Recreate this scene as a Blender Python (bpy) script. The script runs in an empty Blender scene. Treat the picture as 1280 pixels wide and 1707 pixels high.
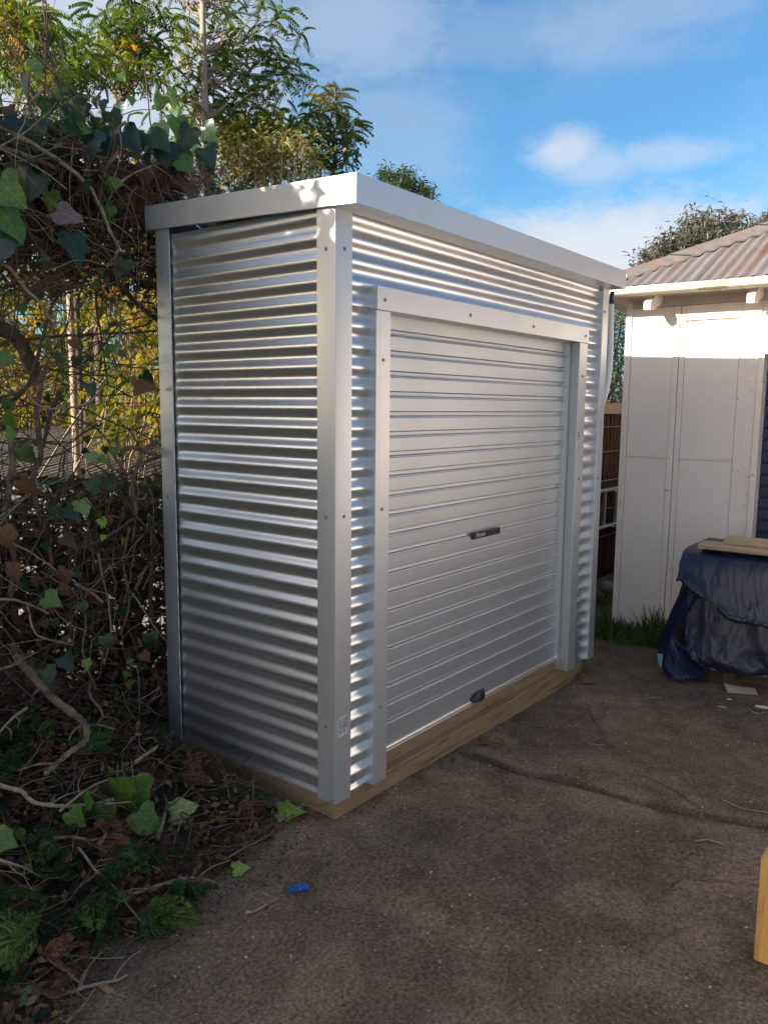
import bpy, math, random
import numpy as np
from mathutils import Vector, Matrix, noise

random.seed(7)
rng = np.random.default_rng(11)
SC = bpy.context.scene
COL = SC.collection
R = math.radians

# ------------------------------------------------------------------ camera
CAM = np.array([-2.1823, -1.9239, 1.5934])
YAW, PITCH, ROLL, FPX = 0.6612, -0.1320, 0.0090, 1326.3
_cy, _sy, _cp, _sp = math.cos(YAW), math.sin(YAW), math.cos(PITCH), math.sin(PITCH)
_fw = np.array([_cy * _cp, _sy * _cp, _sp])
_rt = np.array([_sy, -_cy, 0.0])
_up = np.cross(_rt, _fw)
_c, _s = math.cos(ROLL), math.sin(ROLL)
RT, UP, FW = _rt * _c + _up * _s, -_rt * _s + _up * _c, _fw
camd = bpy.data.cameras.new('camera')
cam = bpy.data.objects.new('camera', camd)
COL.objects.link(cam)
cam.matrix_world = Matrix(((RT[0], UP[0], -FW[0], CAM[0]), (RT[1], UP[1], -FW[1], CAM[1]),
                           (RT[2], UP[2], -FW[2], CAM[2]), (0, 0, 0, 1)))
camd.sensor_fit = 'VERTICAL'
camd.sensor_height = 36.0
camd.lens = FPX / 1707.0 * 36.0
camd.clip_start = 0.05
camd.clip_end = 1500
SC.camera = cam
SC.render.resolution_x, SC.render.resolution_y = 767, 1024

# ------------------------------------------------------------------ light
SUN_AZ, SUN_EL = R(155), R(20.2)
SD = Vector((math.cos(SUN_EL) * math.cos(SUN_AZ), math.cos(SUN_EL) * math.sin(SUN_AZ), math.sin(SUN_EL)))
sl = bpy.data.lights.new('sun', 'SUN')
sl.energy = 5.0
sl.angle = R(0.53)
sl.color = (1.0, 0.93, 0.82)
so = bpy.data.objects.new('sun', sl)
so.rotation_euler = SD.to_track_quat('Z', 'Y').to_euler()
so.location = (-8, 4, 8)
COL.objects.link(so)

SC.view_settings.view_transform = 'Standard'
SC.view_settings.look = 'None'
SC.view_settings.exposure = 1.25
SC.view_settings.gamma = 1.0
SC.view_settings.use_curve_mapping = False
try:
    SC.cycles.max_bounces = 8
    SC.cycles.transparent_max_bounces = 8
    SC.cycles.use_denoising = True
    SC.cycles.sample_clamp_indirect = 6
except Exception:
    pass


class NT:
    """small node-tree helper"""
    def __init__(s, tree):
        s.t = tree
        s.n = tree.nodes
        s.l = tree.links

    def new(s, typ, **kw):
        nd = s.n.new(typ)
        for k, v in kw.items():
            if isinstance(k, str) and k.startswith('i_'):
                nd.inputs[k[2:]].default_value = v
            else:
                setattr(nd, k, v)
        return nd

    def link(s, a, b):
        s.l.new(a, b)

    def math(s, op, a, b=None, c=None, clamp=False):
        nd = s.n.new('ShaderNodeMath')
        nd.operation = op
        nd.use_clamp = clamp
        for i, v in enumerate((a, b, c)):
            if v is None:
                continue
            if isinstance(v, (int, float)):
                nd.inputs[i].default_value = v
            else:
                s.link(v, nd.inputs[i])
        return nd.outputs[0]

    def vmath(s, op, a, b):
        nd = s.n.new('ShaderNodeVectorMath')
        nd.operation = op
        for i, v in enumerate((a, b)):
            if isinstance(v, (tuple, list, np.ndarray)):
                nd.inputs[i].default_value = tuple(float(q) for q in v)
            else:
                s.link(v, nd.inputs[i])
        return nd

    def noise(s, vec, scale, detail=4, rough=0.55, dist=0.0):
        nd = s.n.new('ShaderNodeTexNoise')
        nd.inputs['Scale'].default_value = scale
        nd.inputs['Detail'].default_value = detail
        nd.inputs['Roughness'].default_value = rough
        nd.inputs['Distortion'].default_value = dist
        if vec is not None:
            s.link(vec, nd.inputs['Vector'])
        return nd.outputs['Fac']

    def ramp(s, fac, stops, interp='LINEAR'):
        nd = s.n.new('ShaderNodeValToRGB')
        cr = nd.color_ramp
        cr.interpolation = interp
        while len(cr.elements) < len(stops):
            cr.elements.new(0.5)
        for e, (p, c) in zip(cr.elements, stops):
            e.position = p
            e.color = c if len(c) == 4 else (*c, 1)
        s.link(fac, nd.inputs['Fac'])
        return nd.outputs['Color']

    def mix(s, fac, a, b, blend='MIX'):
        nd = s.n.new('ShaderNodeMix')
        nd.data_type = 'RGBA'
        nd.blend_type = blend
        for sock, v in ((nd.inputs[0], fac), (nd.inputs[6], a), (nd.inputs[7], b)):
            if isinstance(v, (int, float)):
                sock.default_value = v
            elif isinstance(v, tuple):
                sock.default_value = v if len(v) == 4 else (*v, 1)
            else:
                s.link(v, sock)
        return nd.outputs[2]

    def smooth(s, v, lo, hi):
        nd = s.n.new('ShaderNodeMapRange')
        nd.interpolation_type = 'SMOOTHSTEP'
        s.link(v, nd.inputs[0])
        nd.inputs[1].default_value = lo
        nd.inputs[2].default_value = hi
        return nd.outputs[0]


def pix_dir(px, py):
    d = RT * ((px - 640) / FPX) - UP * ((py - 853.5) / FPX) + FW
    return d


def on_plane(px, py, axis, val):
    d = pix_dir(px, py)
    return CAM + d * ((val - CAM[axis]) / d[axis])


def at_depth(px, py, depth):
    return CAM + pix_dir(px, py) * depth


# ---- world: daylight sky with broken soft cloud
world = bpy.data.worlds.new('World')
SC.world = world
world.use_nodes = True
w = NT(world.node_tree)
w.n.clear()
wo = w.new('ShaderNodeOutputWorld')
bg = w.new('ShaderNodeBackground')
sky = w.new('ShaderNodeTexSky')
sky.sky_type = 'NISHITA'
sky.sun_disc = False
sky.sun_elevation = SUN_EL
sky.sun_rotation = math.atan2(SD.x, SD.y)
sky.altitude = 0
sky.air_density = 1.0
sky.dust_density = 1.5
sky.ozone_density = 1.6
tc = w.new('ShaderNodeTexCoord')
gen = tc.outputs['Generated']
mp = w.new('ShaderNodeMapping')
mp.inputs['Scale'].default_value = (1, 1, 2.2)
w.link(gen, mp.inputs['Vector'])
n1 = w.noise(mp.outputs[0], 2.3, 7, 0.55, 0.3)
n2 = w.noise(mp.outputs[0], 7.0, 6, 0.6, 0.5)
n3 = w.noise(mp.outputs[0], 24.0, 7, 0.65, 0.8)
thin = w.math('MULTIPLY', w.smooth(n1, 0.45, 0.68), 0.30)
cloud = thin


def cloud_bank(px, py, hw, hh, amt, ragged=0.9):
    c = pix_dir(px, py)
    c = c / np.linalg.norm(c)
    r = np.cross(c, (0, 0, 1.0))
    r /= np.linalg.norm(r)
    u = np.cross(r, c)
    df = w.vmath('SUBTRACT', gen, tuple(c)).outputs[0]
    a = w.math('DIVIDE', w.vmath('DOT_PRODUCT', df, tuple(r)).outputs['Value'], hw / FPX)
    b = w.math('DIVIDE', w.vmath('DOT_PRODUCT', df, tuple(u)).outputs['Value'], hh / FPX)
    d = w.math('SQRT', w.math('ADD', w.math('MULTIPLY', a, a), w.math('MULTIPLY', b, b)))
    d = w.math('ADD', d, w.math('MULTIPLY', w.math('SUBTRACT', n2, 0.5), ragged * 1.5))
    d = w.math('ADD', d, w.math('MULTIPLY', w.math('SUBTRACT', n3, 0.5), ragged * 0.7))
    d = w.math('ADD', d, w.math('MULTIPLY', w.math('SUBTRACT', n1, 0.5), ragged))
    return w.math('MULTIPLY', w.math('SUBTRACT', 1.0, w.smooth(d, 0.25, 1.15)), amt)


for args in ((938, 252, 62, 40, 0.62), (990, 275, 90, 34, 0.4), (1110, 258, 125, 26, 0.36), (1120, 425, 420, 100, 0.9), (590, 30, 190, 110, 0.34),
             (650, 220, 150, 120, 0.22), (850, 60, 260, 50, 0.16), (200, 150, 330, 330, 0.7), (-300, 100, 500, 400, 0.7), (1900, 300, 500, 160, 0.7),
             (1500, -900, 600, 300, 0.5)):
    cloud = w.math('MAXIMUM', cloud, cloud_bank(*args))
STR = 0.088
# the air whitens toward the sun
toward = w.smooth(w.vmath('DOT_PRODUCT', gen, tuple(SD)).outputs['Value'], -0.1, 0.85)
bluer = w.mix(1.0, sky.outputs[0], w.mix(toward, (0.46, 0.83, 1.03), (0.96, 0.95, 0.95)), 'MULTIPLY')
ctone = w.ramp(n2, [(0.3, (3.6, 3.75, 4.1)), (0.7, (4.5, 4.5, 4.65))])
# cloud toward the sun is lit through and brighter, as the clear sky there is
sky_up = w.mix(1.0, sky.outputs[0], (0.75, 0.68, 0.6), 'MULTIPLY')
ctone = w.mix(1.0, ctone, sky_up, 'LIGHTEN')
wcol = w.mix(cloud, bluer, ctone)
w.link(wcol, bg.inputs['Color'])
bg.inputs['Strength'].default_value = STR
w.link(bg.outputs[0], wo.inputs['Surface'])

# ------------------------------------------------------------------ materials
MATS = {}


def mat(name, base, rough=0.6, metallic=0.0, var=0.12, scale=8.0, bump=0.0, bscale=60.0, spec=0.5, dirt=None, dscale=3.0,
        dlo=0.5, dhi=0.72, stretch=None, rvar=0.0, coat=0.0):
    m = bpy.data.materials.new(name)
    m.use_nodes = True
    t = NT(m.node_tree)
    p = t.n['Principled BSDF']
    tcx = t.new('ShaderNodeTexCoord')
    vec = tcx.outputs['Object']
    if stretch:
        mpx = t.new('ShaderNodeMapping')
        mpx.inputs['Scale'].default_value = stretch
        t.link(vec, mpx.inputs['Vector'])
        vec = mpx.outputs[0]
    nz = t.noise(vec, scale, 5, 0.6)
    b = np.array(base)
    col = t.ramp(nz, [(0.25, tuple(b * (1 - var))), (0.75, tuple(np.minimum(b * (1 + var), 1)))])
    if dirt:
        dz = t.noise(vec, dscale, 7, 0.65, 0.4)
        col = t.mix(t.smooth(dz, dlo, dhi), col, dirt)
    t.link(col, p.inputs['Base Color'])
    p.inputs['Roughness'].default_value = rough
    if rvar:
        rz = t.noise(vec, scale * 0.7, 4, 0.6)
        t.link(t.math('ADD', t.math('MULTIPLY', t.math('SUBTRACT', rz, 0.5), rvar * 2), rough), p.inputs['Roughness'])
    p.inputs['Metallic'].default_value = metallic
    p.inputs['Specular IOR Level'].default_value = spec
    if coat:
        p.inputs['Coat Weight'].default_value = coat
    if bump:
        bn = t.new('ShaderNodeBump')
        bn.inputs['Strength'].default_value = bump
        bn.inputs['Distance'].default_value = 0.01
        t.link(t.noise(vec, bscale, 4, 0.6), bn.inputs['Height'])
        t.link(bn.outputs[0], p.inputs['Normal'])
    MATS[name] = m
    return m


def leaf_mat(name, stops, trans=0.35, rough=0.45, per_object=False, vein=0.0):
    """leaf colours picked per leaf (attribute v) or per object"""
    m = bpy.data.materials.new(name)
    m.use_nodes = True
    t = NT(m.node_tree)
    t.n.clear()
    out = t.new('ShaderNodeOutputMaterial')
    if per_object:
        fac = t.new('ShaderNodeObjectInfo').outputs['Random']
    else:
        fac = t.new('ShaderNodeAttribute', attribute_name='v').outputs['Fac']
    col = t.ramp(fac, stops)
    tcx = t.new('ShaderNodeTexCoord')
    nz = t.noise(tcx.outputs['Object'], 30 if per_object else 6, 4, 0.6)
    col = t.mix(1.0, col, t.ramp(nz, [(0.3, (0.75, 0.75, 0.75)), (0.7, (1.25, 1.25, 1.25))]), 'MULTIPLY')
    if per_object:
        sp = t.new('ShaderNodeSeparateXYZ')
        t.link(tcx.outputs['Object'], sp.inputs[0])
        ay = t.math('ABSOLUTE', sp.outputs[1])
        rib = t.math('SUBTRACT', 1.0, t.smooth(ay, 0.008, 0.022))
        ph = t.math('FRACT', t.math('MULTIPLY', t.math('SUBTRACT', sp.outputs[0], t.math('MULTIPLY', ay, 0.95)), 5.0))
        side = t.math('SUBTRACT', 1.0, t.smooth(t.math('ABSOLUTE', t.math('SUBTRACT', ph, 0.5)), 0.03, 0.09))
        vn = t.math('MAXIMUM', rib, t.math('MULTIPLY', side, 0.6))
        col = t.mix(t.math('MULTIPLY', vn, 0.5), col, t.mix(1.0, col, (2.1, 2.0, 1.9), 'MULTIPLY'))
        blot = t.noise(tcx.outputs['Object'], 5.0, 5, 0.65, 0.5)
        col = t.mix(1.0, col, t.ramp(blot, [(0.3, (0.6, 0.6, 0.6)), (0.7, (1.25, 1.25, 1.25))]), 'MULTIPLY')
    pr = t.new('ShaderNodeBsdfPrincipled')
    pr.inputs['Roughness'].default_value = rough
    pr.inputs['Specular IOR Level'].default_value = 0.5 if per_object else 0.35
    t.link(col, pr.inputs['Base Color'])
    tr = t.new('ShaderNodeBsdfTranslucent')
    t.link(t.mix(1.0, col, (1.5, 1.45, 0.7), 'MULTIPLY'), tr.inputs['Color'])
    ms = t.new('ShaderNodeMixShader')
    ms.inputs[0].default_value = trans
    t.link(pr.outputs[0], ms.inputs[1])
    t.link(tr.outputs[0], ms.inputs[2])
    t.link(ms.outputs[0], out.inputs['Surface'])
    MATS[name] = m
    return m


mat('sheet_metal', (0.73, 0.745, 0.76), 0.335, 0.90, 0.03, 5, 0.008, 14, rvar=0.05)
mat('trim_metal', (0.58, 0.595, 0.61), 0.40, 0.62, 0.04, 3, 0.02, 4, rvar=0.08)
mat('door_metal', (0.51, 0.53, 0.55), 0.47, 0.75, 0.03, 4, 0.01, 8, rvar=0.05)
mat('bright_metal', (0.75, 0.75, 0.74), 0.35, 0.8, 0.05, 30)
mat('screw_metal', (0.42, 0.42, 0.42), 0.42, 0.8, 0.15, 40)
mat('black_plastic', (0.012, 0.012, 0.013), 0.38, 0, 0.1, 30)
mat('white_print', (0.62, 0.62, 0.6), 0.6, 0, 0.03, 30)
mat('black_print', (0.03, 0.03, 0.03), 0.6, 0, 0.03, 30)
mat('pine', (0.31, 0.205, 0.112), 0.78, 0, 0.32, 6, 0.4, 110, stretch=(1.6, 26, 26), dirt=(0.13, 0.07, 0.033, 1), dscale=1.7, dlo=0.5, dhi=0.72)
mat('pine_y', (0.24, 0.17, 0.09), 0.75, 0, 0.22, 5, 0.25, 90, stretch=(22, 2.0, 22), dirt=(0.13, 0.09, 0.05, 1), dscale=1.2, dlo=0.55, dhi=0.75)
mat('pine_grey', (0.42, 0.30, 0.19), 0.8, 0, 0.2, 6, 0.2, 80, stretch=(22, 2, 22), dirt=(0.16, 0.11, 0.08, 1), dscale=1.0)
mat('pine_yellow', (0.66, 0.37, 0.10), 0.7, 0, 0.12, 5, 0.15, 60, stretch=(18, 18, 1.6), dirt=(0.42, 0.24, 0.06, 1), dscale=1.5)
mat('moss', (0.10, 0.15, 0.03), 0.95, 0, 0.4, 30)
mat('old_white', (0.82, 0.715, 0.64), 0.62, 0, 0.035, 3, 0.08, 25, dirt=(0.66, 0.54, 0.45, 1), dscale=1.6, dlo=0.5, dhi=0.85)
mat('old_white_trim', (0.80, 0.70, 0.62), 0.6, 0, 0.05, 12, 0.12, 60, dirt=(0.34, 0.28, 0.22, 1), dscale=8, dlo=0.63, dhi=0.68)
mat('gutter_paint', (0.72, 0.66, 0.50), 0.55, 0, 0.06, 6, 0.05, 60, dirt=(0.36, 0.33, 0.16, 1), dscale=6, dlo=0.53, dhi=0.66)
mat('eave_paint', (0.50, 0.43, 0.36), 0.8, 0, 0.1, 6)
mat('rusty_roof', (0.175, 0.15, 0.142), 0.8, 0.1, 0.25, 9, 0.1, 80, dirt=(0.17, 0.085, 0.062, 1), dscale=2.2, dlo=0.47, dhi=0.66, stretch=(0.35, 2.2, 0.35))
mat('roof_cap', (0.17, 0.14, 0.125), 0.8, 0.1, 0.25, 12, 0.1, 60, dirt=(0.2, 0.11, 0.08, 1), dscale=6)
mat('navy_slat', (0.014, 0.023, 0.055), 0.5, 0, 0.1, 6)
mat('tarp_blue', (0.0075, 0.0135, 0.040), 0.42, 0, 0.2, 7, 0.25, 45, spec=0.5)
mat('tarp_dark', (0.008, 0.013, 0.036), 0.44, 0, 0.2, 7, 0.25, 45, spec=0.5)
mat('tarp_tag', (0.18, 0.36, 0.55), 0.6, 0, 0.3, 60)
mat('dark_wood', (0.06, 0.045, 0.03), 0.85, 0, 0.3, 12)
mat('brush', (0.055, 0.03, 0.022), 0.9, 0, 0.35, 30)
mat('fence_rail', (0.28, 0.2, 0.13), 0.85, 0, 0.2, 8, stretch=(2, 20, 20))
mat('alu', (0.7, 0.7, 0.72), 0.35, 0.9, 0.06, 20)
mat('grey_rubber', (0.17, 0.165, 0.165), 0.7, 0, 0.15, 9)
mat('bark_pale', (0.36, 0.27, 0.19), 0.9, 0, 0.25, 10, 0.4, 40)
mat('bark_dark', (0.10, 0.075, 0.055), 0.95, 0, 0.35, 14, 0.4, 50)
mat('vine', (0.20, 0.135, 0.09), 0.92, 0, 0.55, 45, 0.8, 120, dirt=(0.07, 0.05, 0.035, 1), dscale=14, dlo=0.5, dhi=0.66)
mat('twig_dark', (0.115, 0.07, 0.042), 0.92, 0, 0.35, 18, 0.3, 70)
mat('vine_pale', (0.33, 0.245, 0.175), 0.9, 0, 0.4, 45, 0.6, 120, dirt=(0.15, 0.105, 0.07, 1), dscale=12, dlo=0.5, dhi=0.7)
mat('cut_wood', (0.68, 0.58, 0.42), 0.8, 0, 0.1, 30)
mat('litter_soil', (0.07, 0.045, 0.03), 1.0, 0, 0.5, 25, 0.6, 40)
mat('soil', (0.07, 0.06, 0.04), 1.0, 0, 0.4, 3, 0.3, 20, dirt=(0.05, 0.075, 0.025, 1), dscale=0.8)
mat('peg_blue', (0.015, 0.11, 0.42), 0.45, 0, 0.08, 30)
mat('shaded_grey_paint', (0.075, 0.07, 0.072), 0.7, 0, 0.1, 4, dirt=(0.25, 0.23, 0.22, 1))  # board colour darkened to hold the shade under the eave
mat('shed_roof', (0.20, 0.165, 0.13), 0.75, 0.05, 0.2, 6, dirt=(0.12, 0.09, 0.065, 1), dscale=5)
mat('grey_wall', (0.42, 0.47, 0.54), 0.7, 0, 0.05, 4)  # wall of the added house, toned to cool its bounce
mat('card', (0.5, 0.44, 0.36), 0.85, 0, 0.12, 25, dirt=(0.2, 0.15, 0.1, 1), dscale=18, dlo=0.6, dhi=0.66)
mat('pvc', (0.78, 0.78, 0.77), 0.4, 0, 0.05, 9)

leaf_mat('feather_leaf', [(0, (0.045, 0.085, 0.016)), (0.45, (0.10, 0.155, 0.02)), (0.78, (0.19, 0.215, 0.026)), (0.93, (0.34, 0.27, 0.028)), (1, (0.42, 0.19, 0.03))], 0.45)
leaf_mat('dark_leaf', [(0, (0.018, 0.038, 0.010)), (0.7, (0.034, 0.066, 0.014)), (1, (0.08, 0.09, 0.018))], 0.25)
leaf_mat('yellow_leaf', [(0, (0.05, 0.085, 0.014)), (0.4, (0.13, 0.15, 0.02)), (0.8, (0.30, 0.24, 0.028)), (1, (0.30, 0.14, 0.03))], 0.42)
leaf_mat('seed_leaf', [(0, (0.07, 0.095, 0.02)), (0.5, (0.17, 0.165, 0.045)), (1, (0.30, 0.235, 0.10))], 0.3)
leaf_mat('conifer_leaf', [(0, (0.012, 0.026, 0.010)), (0.7, (0.024, 0.050, 0.016)), (1, (0.05, 0.075, 0.02))], 0.12, 0.6)
leaf_mat('spray_leaf', [(0, (0.024, 0.058, 0.017)), (0.7, (0.050, 0.110, 0.025)), (1, (0.12, 0.18, 0.03))], 0.25, 0.55)
leaf_mat('dead_leaf', [(0, (0.09, 0.044, 0.027)), (0.5, (0.19, 0.09, 0.052)), (1, (0.31, 0.16, 0.09))], 0.15, 0.8)
leaf_mat('litter_leaf', [(0, (0.03, 0.019, 0.013)), (0.6, (0.11, 0.06, 0.034)), (0.9, (0.21, 0.11, 0.055)), (1, (0.26, 0.20, 0.11))], 0.08, 0.85)
leaf_mat('grit_chip', [(0, (0.16, 0.12, 0.08)), (0.6, (0.36, 0.30, 0.22)), (1, (0.55, 0.50, 0.42))], 0.05, 0.8)
leaf_mat('gum_leaf', [(0, (0.05, 0.052, 0.040)), (0.6, (0.088, 0.086, 0.065)), (1, (0.15, 0.13, 0.10))], 0.2)
leaf_mat('box_leaf', [(0, (0.07, 0.085, 0.04)), (0.5, (0.19, 0.20, 0.11)), (1, (0.40, 0.40, 0.27))], 0.25)
leaf_mat('grass_leaf', [(0, (0.035, 0.075, 0.012)), (0.7, (0.065, 0.13, 0.02)), (1, (0.15, 0.18, 0.05))], 0.35)
leaf_mat('ivy_dark', [(0, (0.013, 0.034, 0.016)), (0.5, (0.024, 0.055, 0.022)), (1, (0.045, 0.085, 0.024))], 0.18, 0.33, True)
leaf_mat('ivy_blue', [(0, (0.020, 0.048, 0.045)), (1, (0.032, 0.070, 0.062))], 0.12, 0.28, True)
leaf_mat('ivy_green', [(0, (0.07, 0.15, 0.025)), (1, (0.12, 0.21, 0.04))], 0.3, 0.42, True)
leaf_mat('ivy_pale', [(0, (0.20, 0.30, 0.10)), (1, (0.30, 0.36, 0.14))], 0.35, 0.45, True)
leaf_mat('ivy_lime', [(0, (0.24, 0.36, 0.05)), (1, (0.30, 0.40, 0.07))], 0.3, 0.45, True)
leaf_mat('ivy_brown', [(0, (0.12, 0.06, 0.03)), (1, (0.24, 0.13, 0.075))], 0.2, 0.75, True)
leaf_mat('ivy_mauve', [(0, (0.24, 0.17, 0.165)), (1, (0.27, 0.19, 0.18))], 0.2, 0.7, True)

# ------------------------------------------------------------------ mesh helpers


class MB:
    """collects polygons and links them as one mesh object"""
    def __init__(s):
        s.v, s.f, s.a, s.n = [], [], [], 0

    def add(s, verts, faces, attr=None):
        verts = np.asarray(verts, float).reshape(-1, 3)
        s.v.append(verts)
        if isinstance(faces, np.ndarray):
            s.f.append((faces + s.n, True))
            nf = len(faces)
        else:
            s.f.append(([tuple(i + s.n for i in f) for f in faces], False))
            nf = len(faces)
        if attr is None:
            attr = np.zeros(nf)
        elif np.isscalar(attr):
            attr = np.full(nf, attr)
        s.a.append(np.asarray(attr, float))
        s.n += len(verts)
        return s

    def box(s, x0, x1, y0, y1, z0, z1):
        v = [(x, y, z) for z in (z0, z1) for y in (y0, y1) for x in (x0, x1)]
        return s.add(v, [(0, 2, 3, 1), (4, 5, 7, 6), (0, 1, 5, 4), (2, 6, 7, 3), (0, 4, 6, 2), (1, 3, 7, 5)])

    def bbox(s, x0, x1, y0, y1, z0, z1, b):
        """box with all edges chamfered"""
        xs, ys, zs = (x0, x1), (y0, y1), (z0, z1)
        pts, idx = [], {}
        for i in (0, 1):
            for j in (0, 1):
                for k in (0, 1):
                    for ax in range(3):
                        p = [xs[i], ys[j], zs[k]]
                        for q in range(3):
                            if q != ax:
                                p[q] += b if (i, j, k)[q] == 0 else -b
                        idx[(i, j, k, ax)] = len(pts)
                        pts.append(p)
        F = []
        for ax in range(3):
            o = [q for q in range(3) if q != ax]
            for sgn in (0, 1):
                f = []
                for (a, c) in ((0, 0), (1, 0), (1, 1), (0, 1)):
                    t = [0, 0, 0]
                    t[ax] = sgn
                    t[o[0]] = a
                    t[o[1]] = c
                    f.append(idx[(*t, ax)])
                F.append(tuple(f))
            for a in (0, 1):
                for c in (0, 1):
                    t0 = [0, 0, 0]
                    t0[o[0]] = a
                    t0[o[1]] = c
                    t1 = list(t0)
                    t1[ax] = 1
                    F.append((idx[(*t0, o[0])], idx[(*t1, o[0])], idx[(*t1, o[1])], idx[(*t0, o[1])]))
        for i in (0, 1):
            for j in (0, 1):
                for k in (0, 1):
                    F.append(tuple(idx[(i, j, k, ax)] for ax in range(3)))
        return s.add(pts, F)

    def grid(s, P):
        """P: (nu,nv,3) quads"""
        P = np.asarray(P, float)
        nu, nv = P.shape[:2]
        i = np.arange(nu - 1)[:, None] * nv + np.arange(nv - 1)[None]
        F = np.stack([i, i + nv, i + nv + 1, i + 1], -1).reshape(-1, 4)
        return s.add(P.reshape(-1, 3), F)

    def tube(s, pts, rad, sides=7, cap=True, attr=None):
        P = np.asarray(pts, float)
        k = len(P)
        r = np.full(k, rad) if np.isscalar(rad) else np.asarray(rad, float)
        V, F = tube_arrays(P[None], r[None], sides)
        s.add(V, F, attr)
        if cap:
            s.add(V[:sides], [tuple(range(sides))], attr)
            s.add(V[-sides:], [tuple(range(sides))[::-1]], attr)
        return s

    def tubes(s, P, r, sides=4, attr=None):
        V, F = tube_arrays(P, r, sides)
        if attr is not None:
            attr = np.repeat(attr, len(F) // len(P))
        return s.add(V, F, attr)

    def build(s, name, material, parent=None, smooth=False, fix=True, loc=None, auto=None):
        me = bpy.data.meshes.new(name)
        V = np.concatenate(s.v) if s.v else np.zeros((0, 3))
        loops, starts, tot = [], [], 0
        for fs, arr in s.f:
            if arr:
                k = fs.shape[1]
                loops.append(fs.reshape(-1))
                starts.append(tot + np.arange(len(fs)) * k)
                tot += fs.size
            else:
                for f in fs:
                    loops.append(np.array(f))
                    starts.append(np.array([tot]))
                    tot += len(f)
        L = np.concatenate(loops).astype(np.int32)
        S = np.concatenate(starts).astype(np.int32)
        me.vertices.add(len(V))
        me.vertices.foreach_set('co', V.astype(np.float32).ravel())
        me.loops.add(len(L))
        me.loops.foreach_set('vertex_index', L)
        me.polygons.add(len(S))
        me.polygons.foreach_set('loop_start', S)
        at = me.attributes.new('v', 'FLOAT', 'FACE')
        at.data.foreach_set('value', np.concatenate(s.a).astype(np.float32))
        me.update(calc_edges=True)
        me.validate()
        me.polygons.foreach_set('use_smooth', np.full(len(me.polygons), bool(smooth)))
        me.materials.append(MATS[material])
        if fix and len(V) < 20000:
            import bmesh
            bm = bmesh.new()
            bm.from_mesh(me)
            if smooth:
                bmesh.ops.remove_doubles(bm, verts=bm.verts, dist=1e-5)
            bmesh.ops.recalc_face_normals(bm, faces=bm.faces)
            if auto:
                for e in bm.edges:
                    if len(e.link_faces) == 2 and e.calc_face_angle(0) > auto:
                        e.smooth = False
            bm.to_mesh(me)
            bm.free()
        o = bpy.data.objects.new(name, me)
        COL.objects.link(o)
        if parent is not None:
            o.parent = parent
        if loc is not None:
            o.location = loc
        return o


def tube_arrays(P, r, sides):
    P = np.asarray(P, float)
    n, k, _ = P.shape
    T = np.gradient(P, axis=1)
    T /= np.linalg.norm(T, axis=2, keepdims=True) + 1e-9
    ref = np.tile(np.array([0.31, 0.17, 0.93]), (n, 1))
    ref[np.abs((T.mean(1) * ref).sum(1)) > 0.85] = (0.93, 0.31, 0.12)
    A = np.cross(T, ref[:, None, :])
    A /= np.linalg.norm(A, axis=2, keepdims=True) + 1e-9
    B = np.cross(T, A)
    th = np.arange(sides) * 2 * math.pi / sides
    V = P[:, :, None] + r[:, :, None, None] * (A[:, :, None] * np.cos(th)[None, None, :, None] + B[:, :, None] * np.sin(th)[None, None, :, None])
    i = np.arange(k - 1)[:, None] * sides
    j = np.arange(sides)[None]
    j2 = (j + 1) % sides
    q = np.stack([i + j, i + j2, i + sides + j2, i + sides + j], -1).reshape(-1, 4)
    F = (q[None] + (np.arange(n) * k * sides)[:, None, None]).reshape(-1, 4)
    return V.reshape(-1, 3), F


def spline(pts, n):
    """Catmull-Rom through points -> n samples"""
    P = np.asarray(pts, float)
    if len(P) == 2:
        t = np.linspace(0, 1, n)[:, None]
        return P[0] * (1 - t) + P[1] * t
    Q = np.vstack([2 * P[0] - P[1], P, 2 * P[-1] - P[-2]])
    out = []
    for u in np.linspace(0, len(P) - 1 - 1e-9, n):
        i = int(u)
        f = u - i
        a, b, c, d = Q[i], Q[i + 1], Q[i + 2], Q[i + 3]
        out.append(0.5 * (2 * b + (c - a) * f + (2 * a - 5 * b + 4 * c - d) * f * f + (3 * b - a - 3 * c + d) * f ** 3))
    return np.array(out)


def rot_mats(az, el, roll):
    """local x axis pointed at azimuth/elevation, rolled about itself"""
    ca, sa, ce, se = np.cos(az), np.sin(az), np.cos(el), np.sin(el)
    x = np.stack([ca * ce, sa * ce, se], -1)
    y = np.stack([-sa, ca, np.zeros_like(az)], -1)
    z = np.cross(x, y)
    cr, sr = np.cos(roll)[:, None], np.sin(roll)[:, None]
    y2, z2 = y * cr + z * sr, -y * sr + z * cr
    return np.stack([x, y2, z2], -1)


def scatter(mb, tv, tf, M, T, scale, attr):
    """many copies of a small template joined into one mesh"""
    tv = np.asarray(tv, float)
    V = np.einsum('nij,vj->nvi', M, tv) * np.asarray(scale).reshape(-1, 1, 1) + T[:, None, :]
    n = len(T)
    F = (np.asarray(tf)[None] + (np.arange(n) * len(tv))[:, None, None]).reshape(-1, np.asarray(tf).shape[1])
    mb.add(V.reshape(-1, 3), F, np.repeat(attr, len(tf)))


def empty(name, loc=(0, 0, 0), label=None, cat=None, group=None, kind=None):
    o = bpy.data.objects.new(name, None)
    o.location = loc
    o.empty_display_size = 0.1
    COL.objects.link(o)
    return tag(o, label, cat, group, kind)


def tag(o, label=None, cat=None, group=None, kind=None):
    if label:
        o['label'] = label
    if cat:
        o['category'] = cat
    if group:
        o['group'] = group
    if kind:
        o['kind'] = kind
    return o


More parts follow.
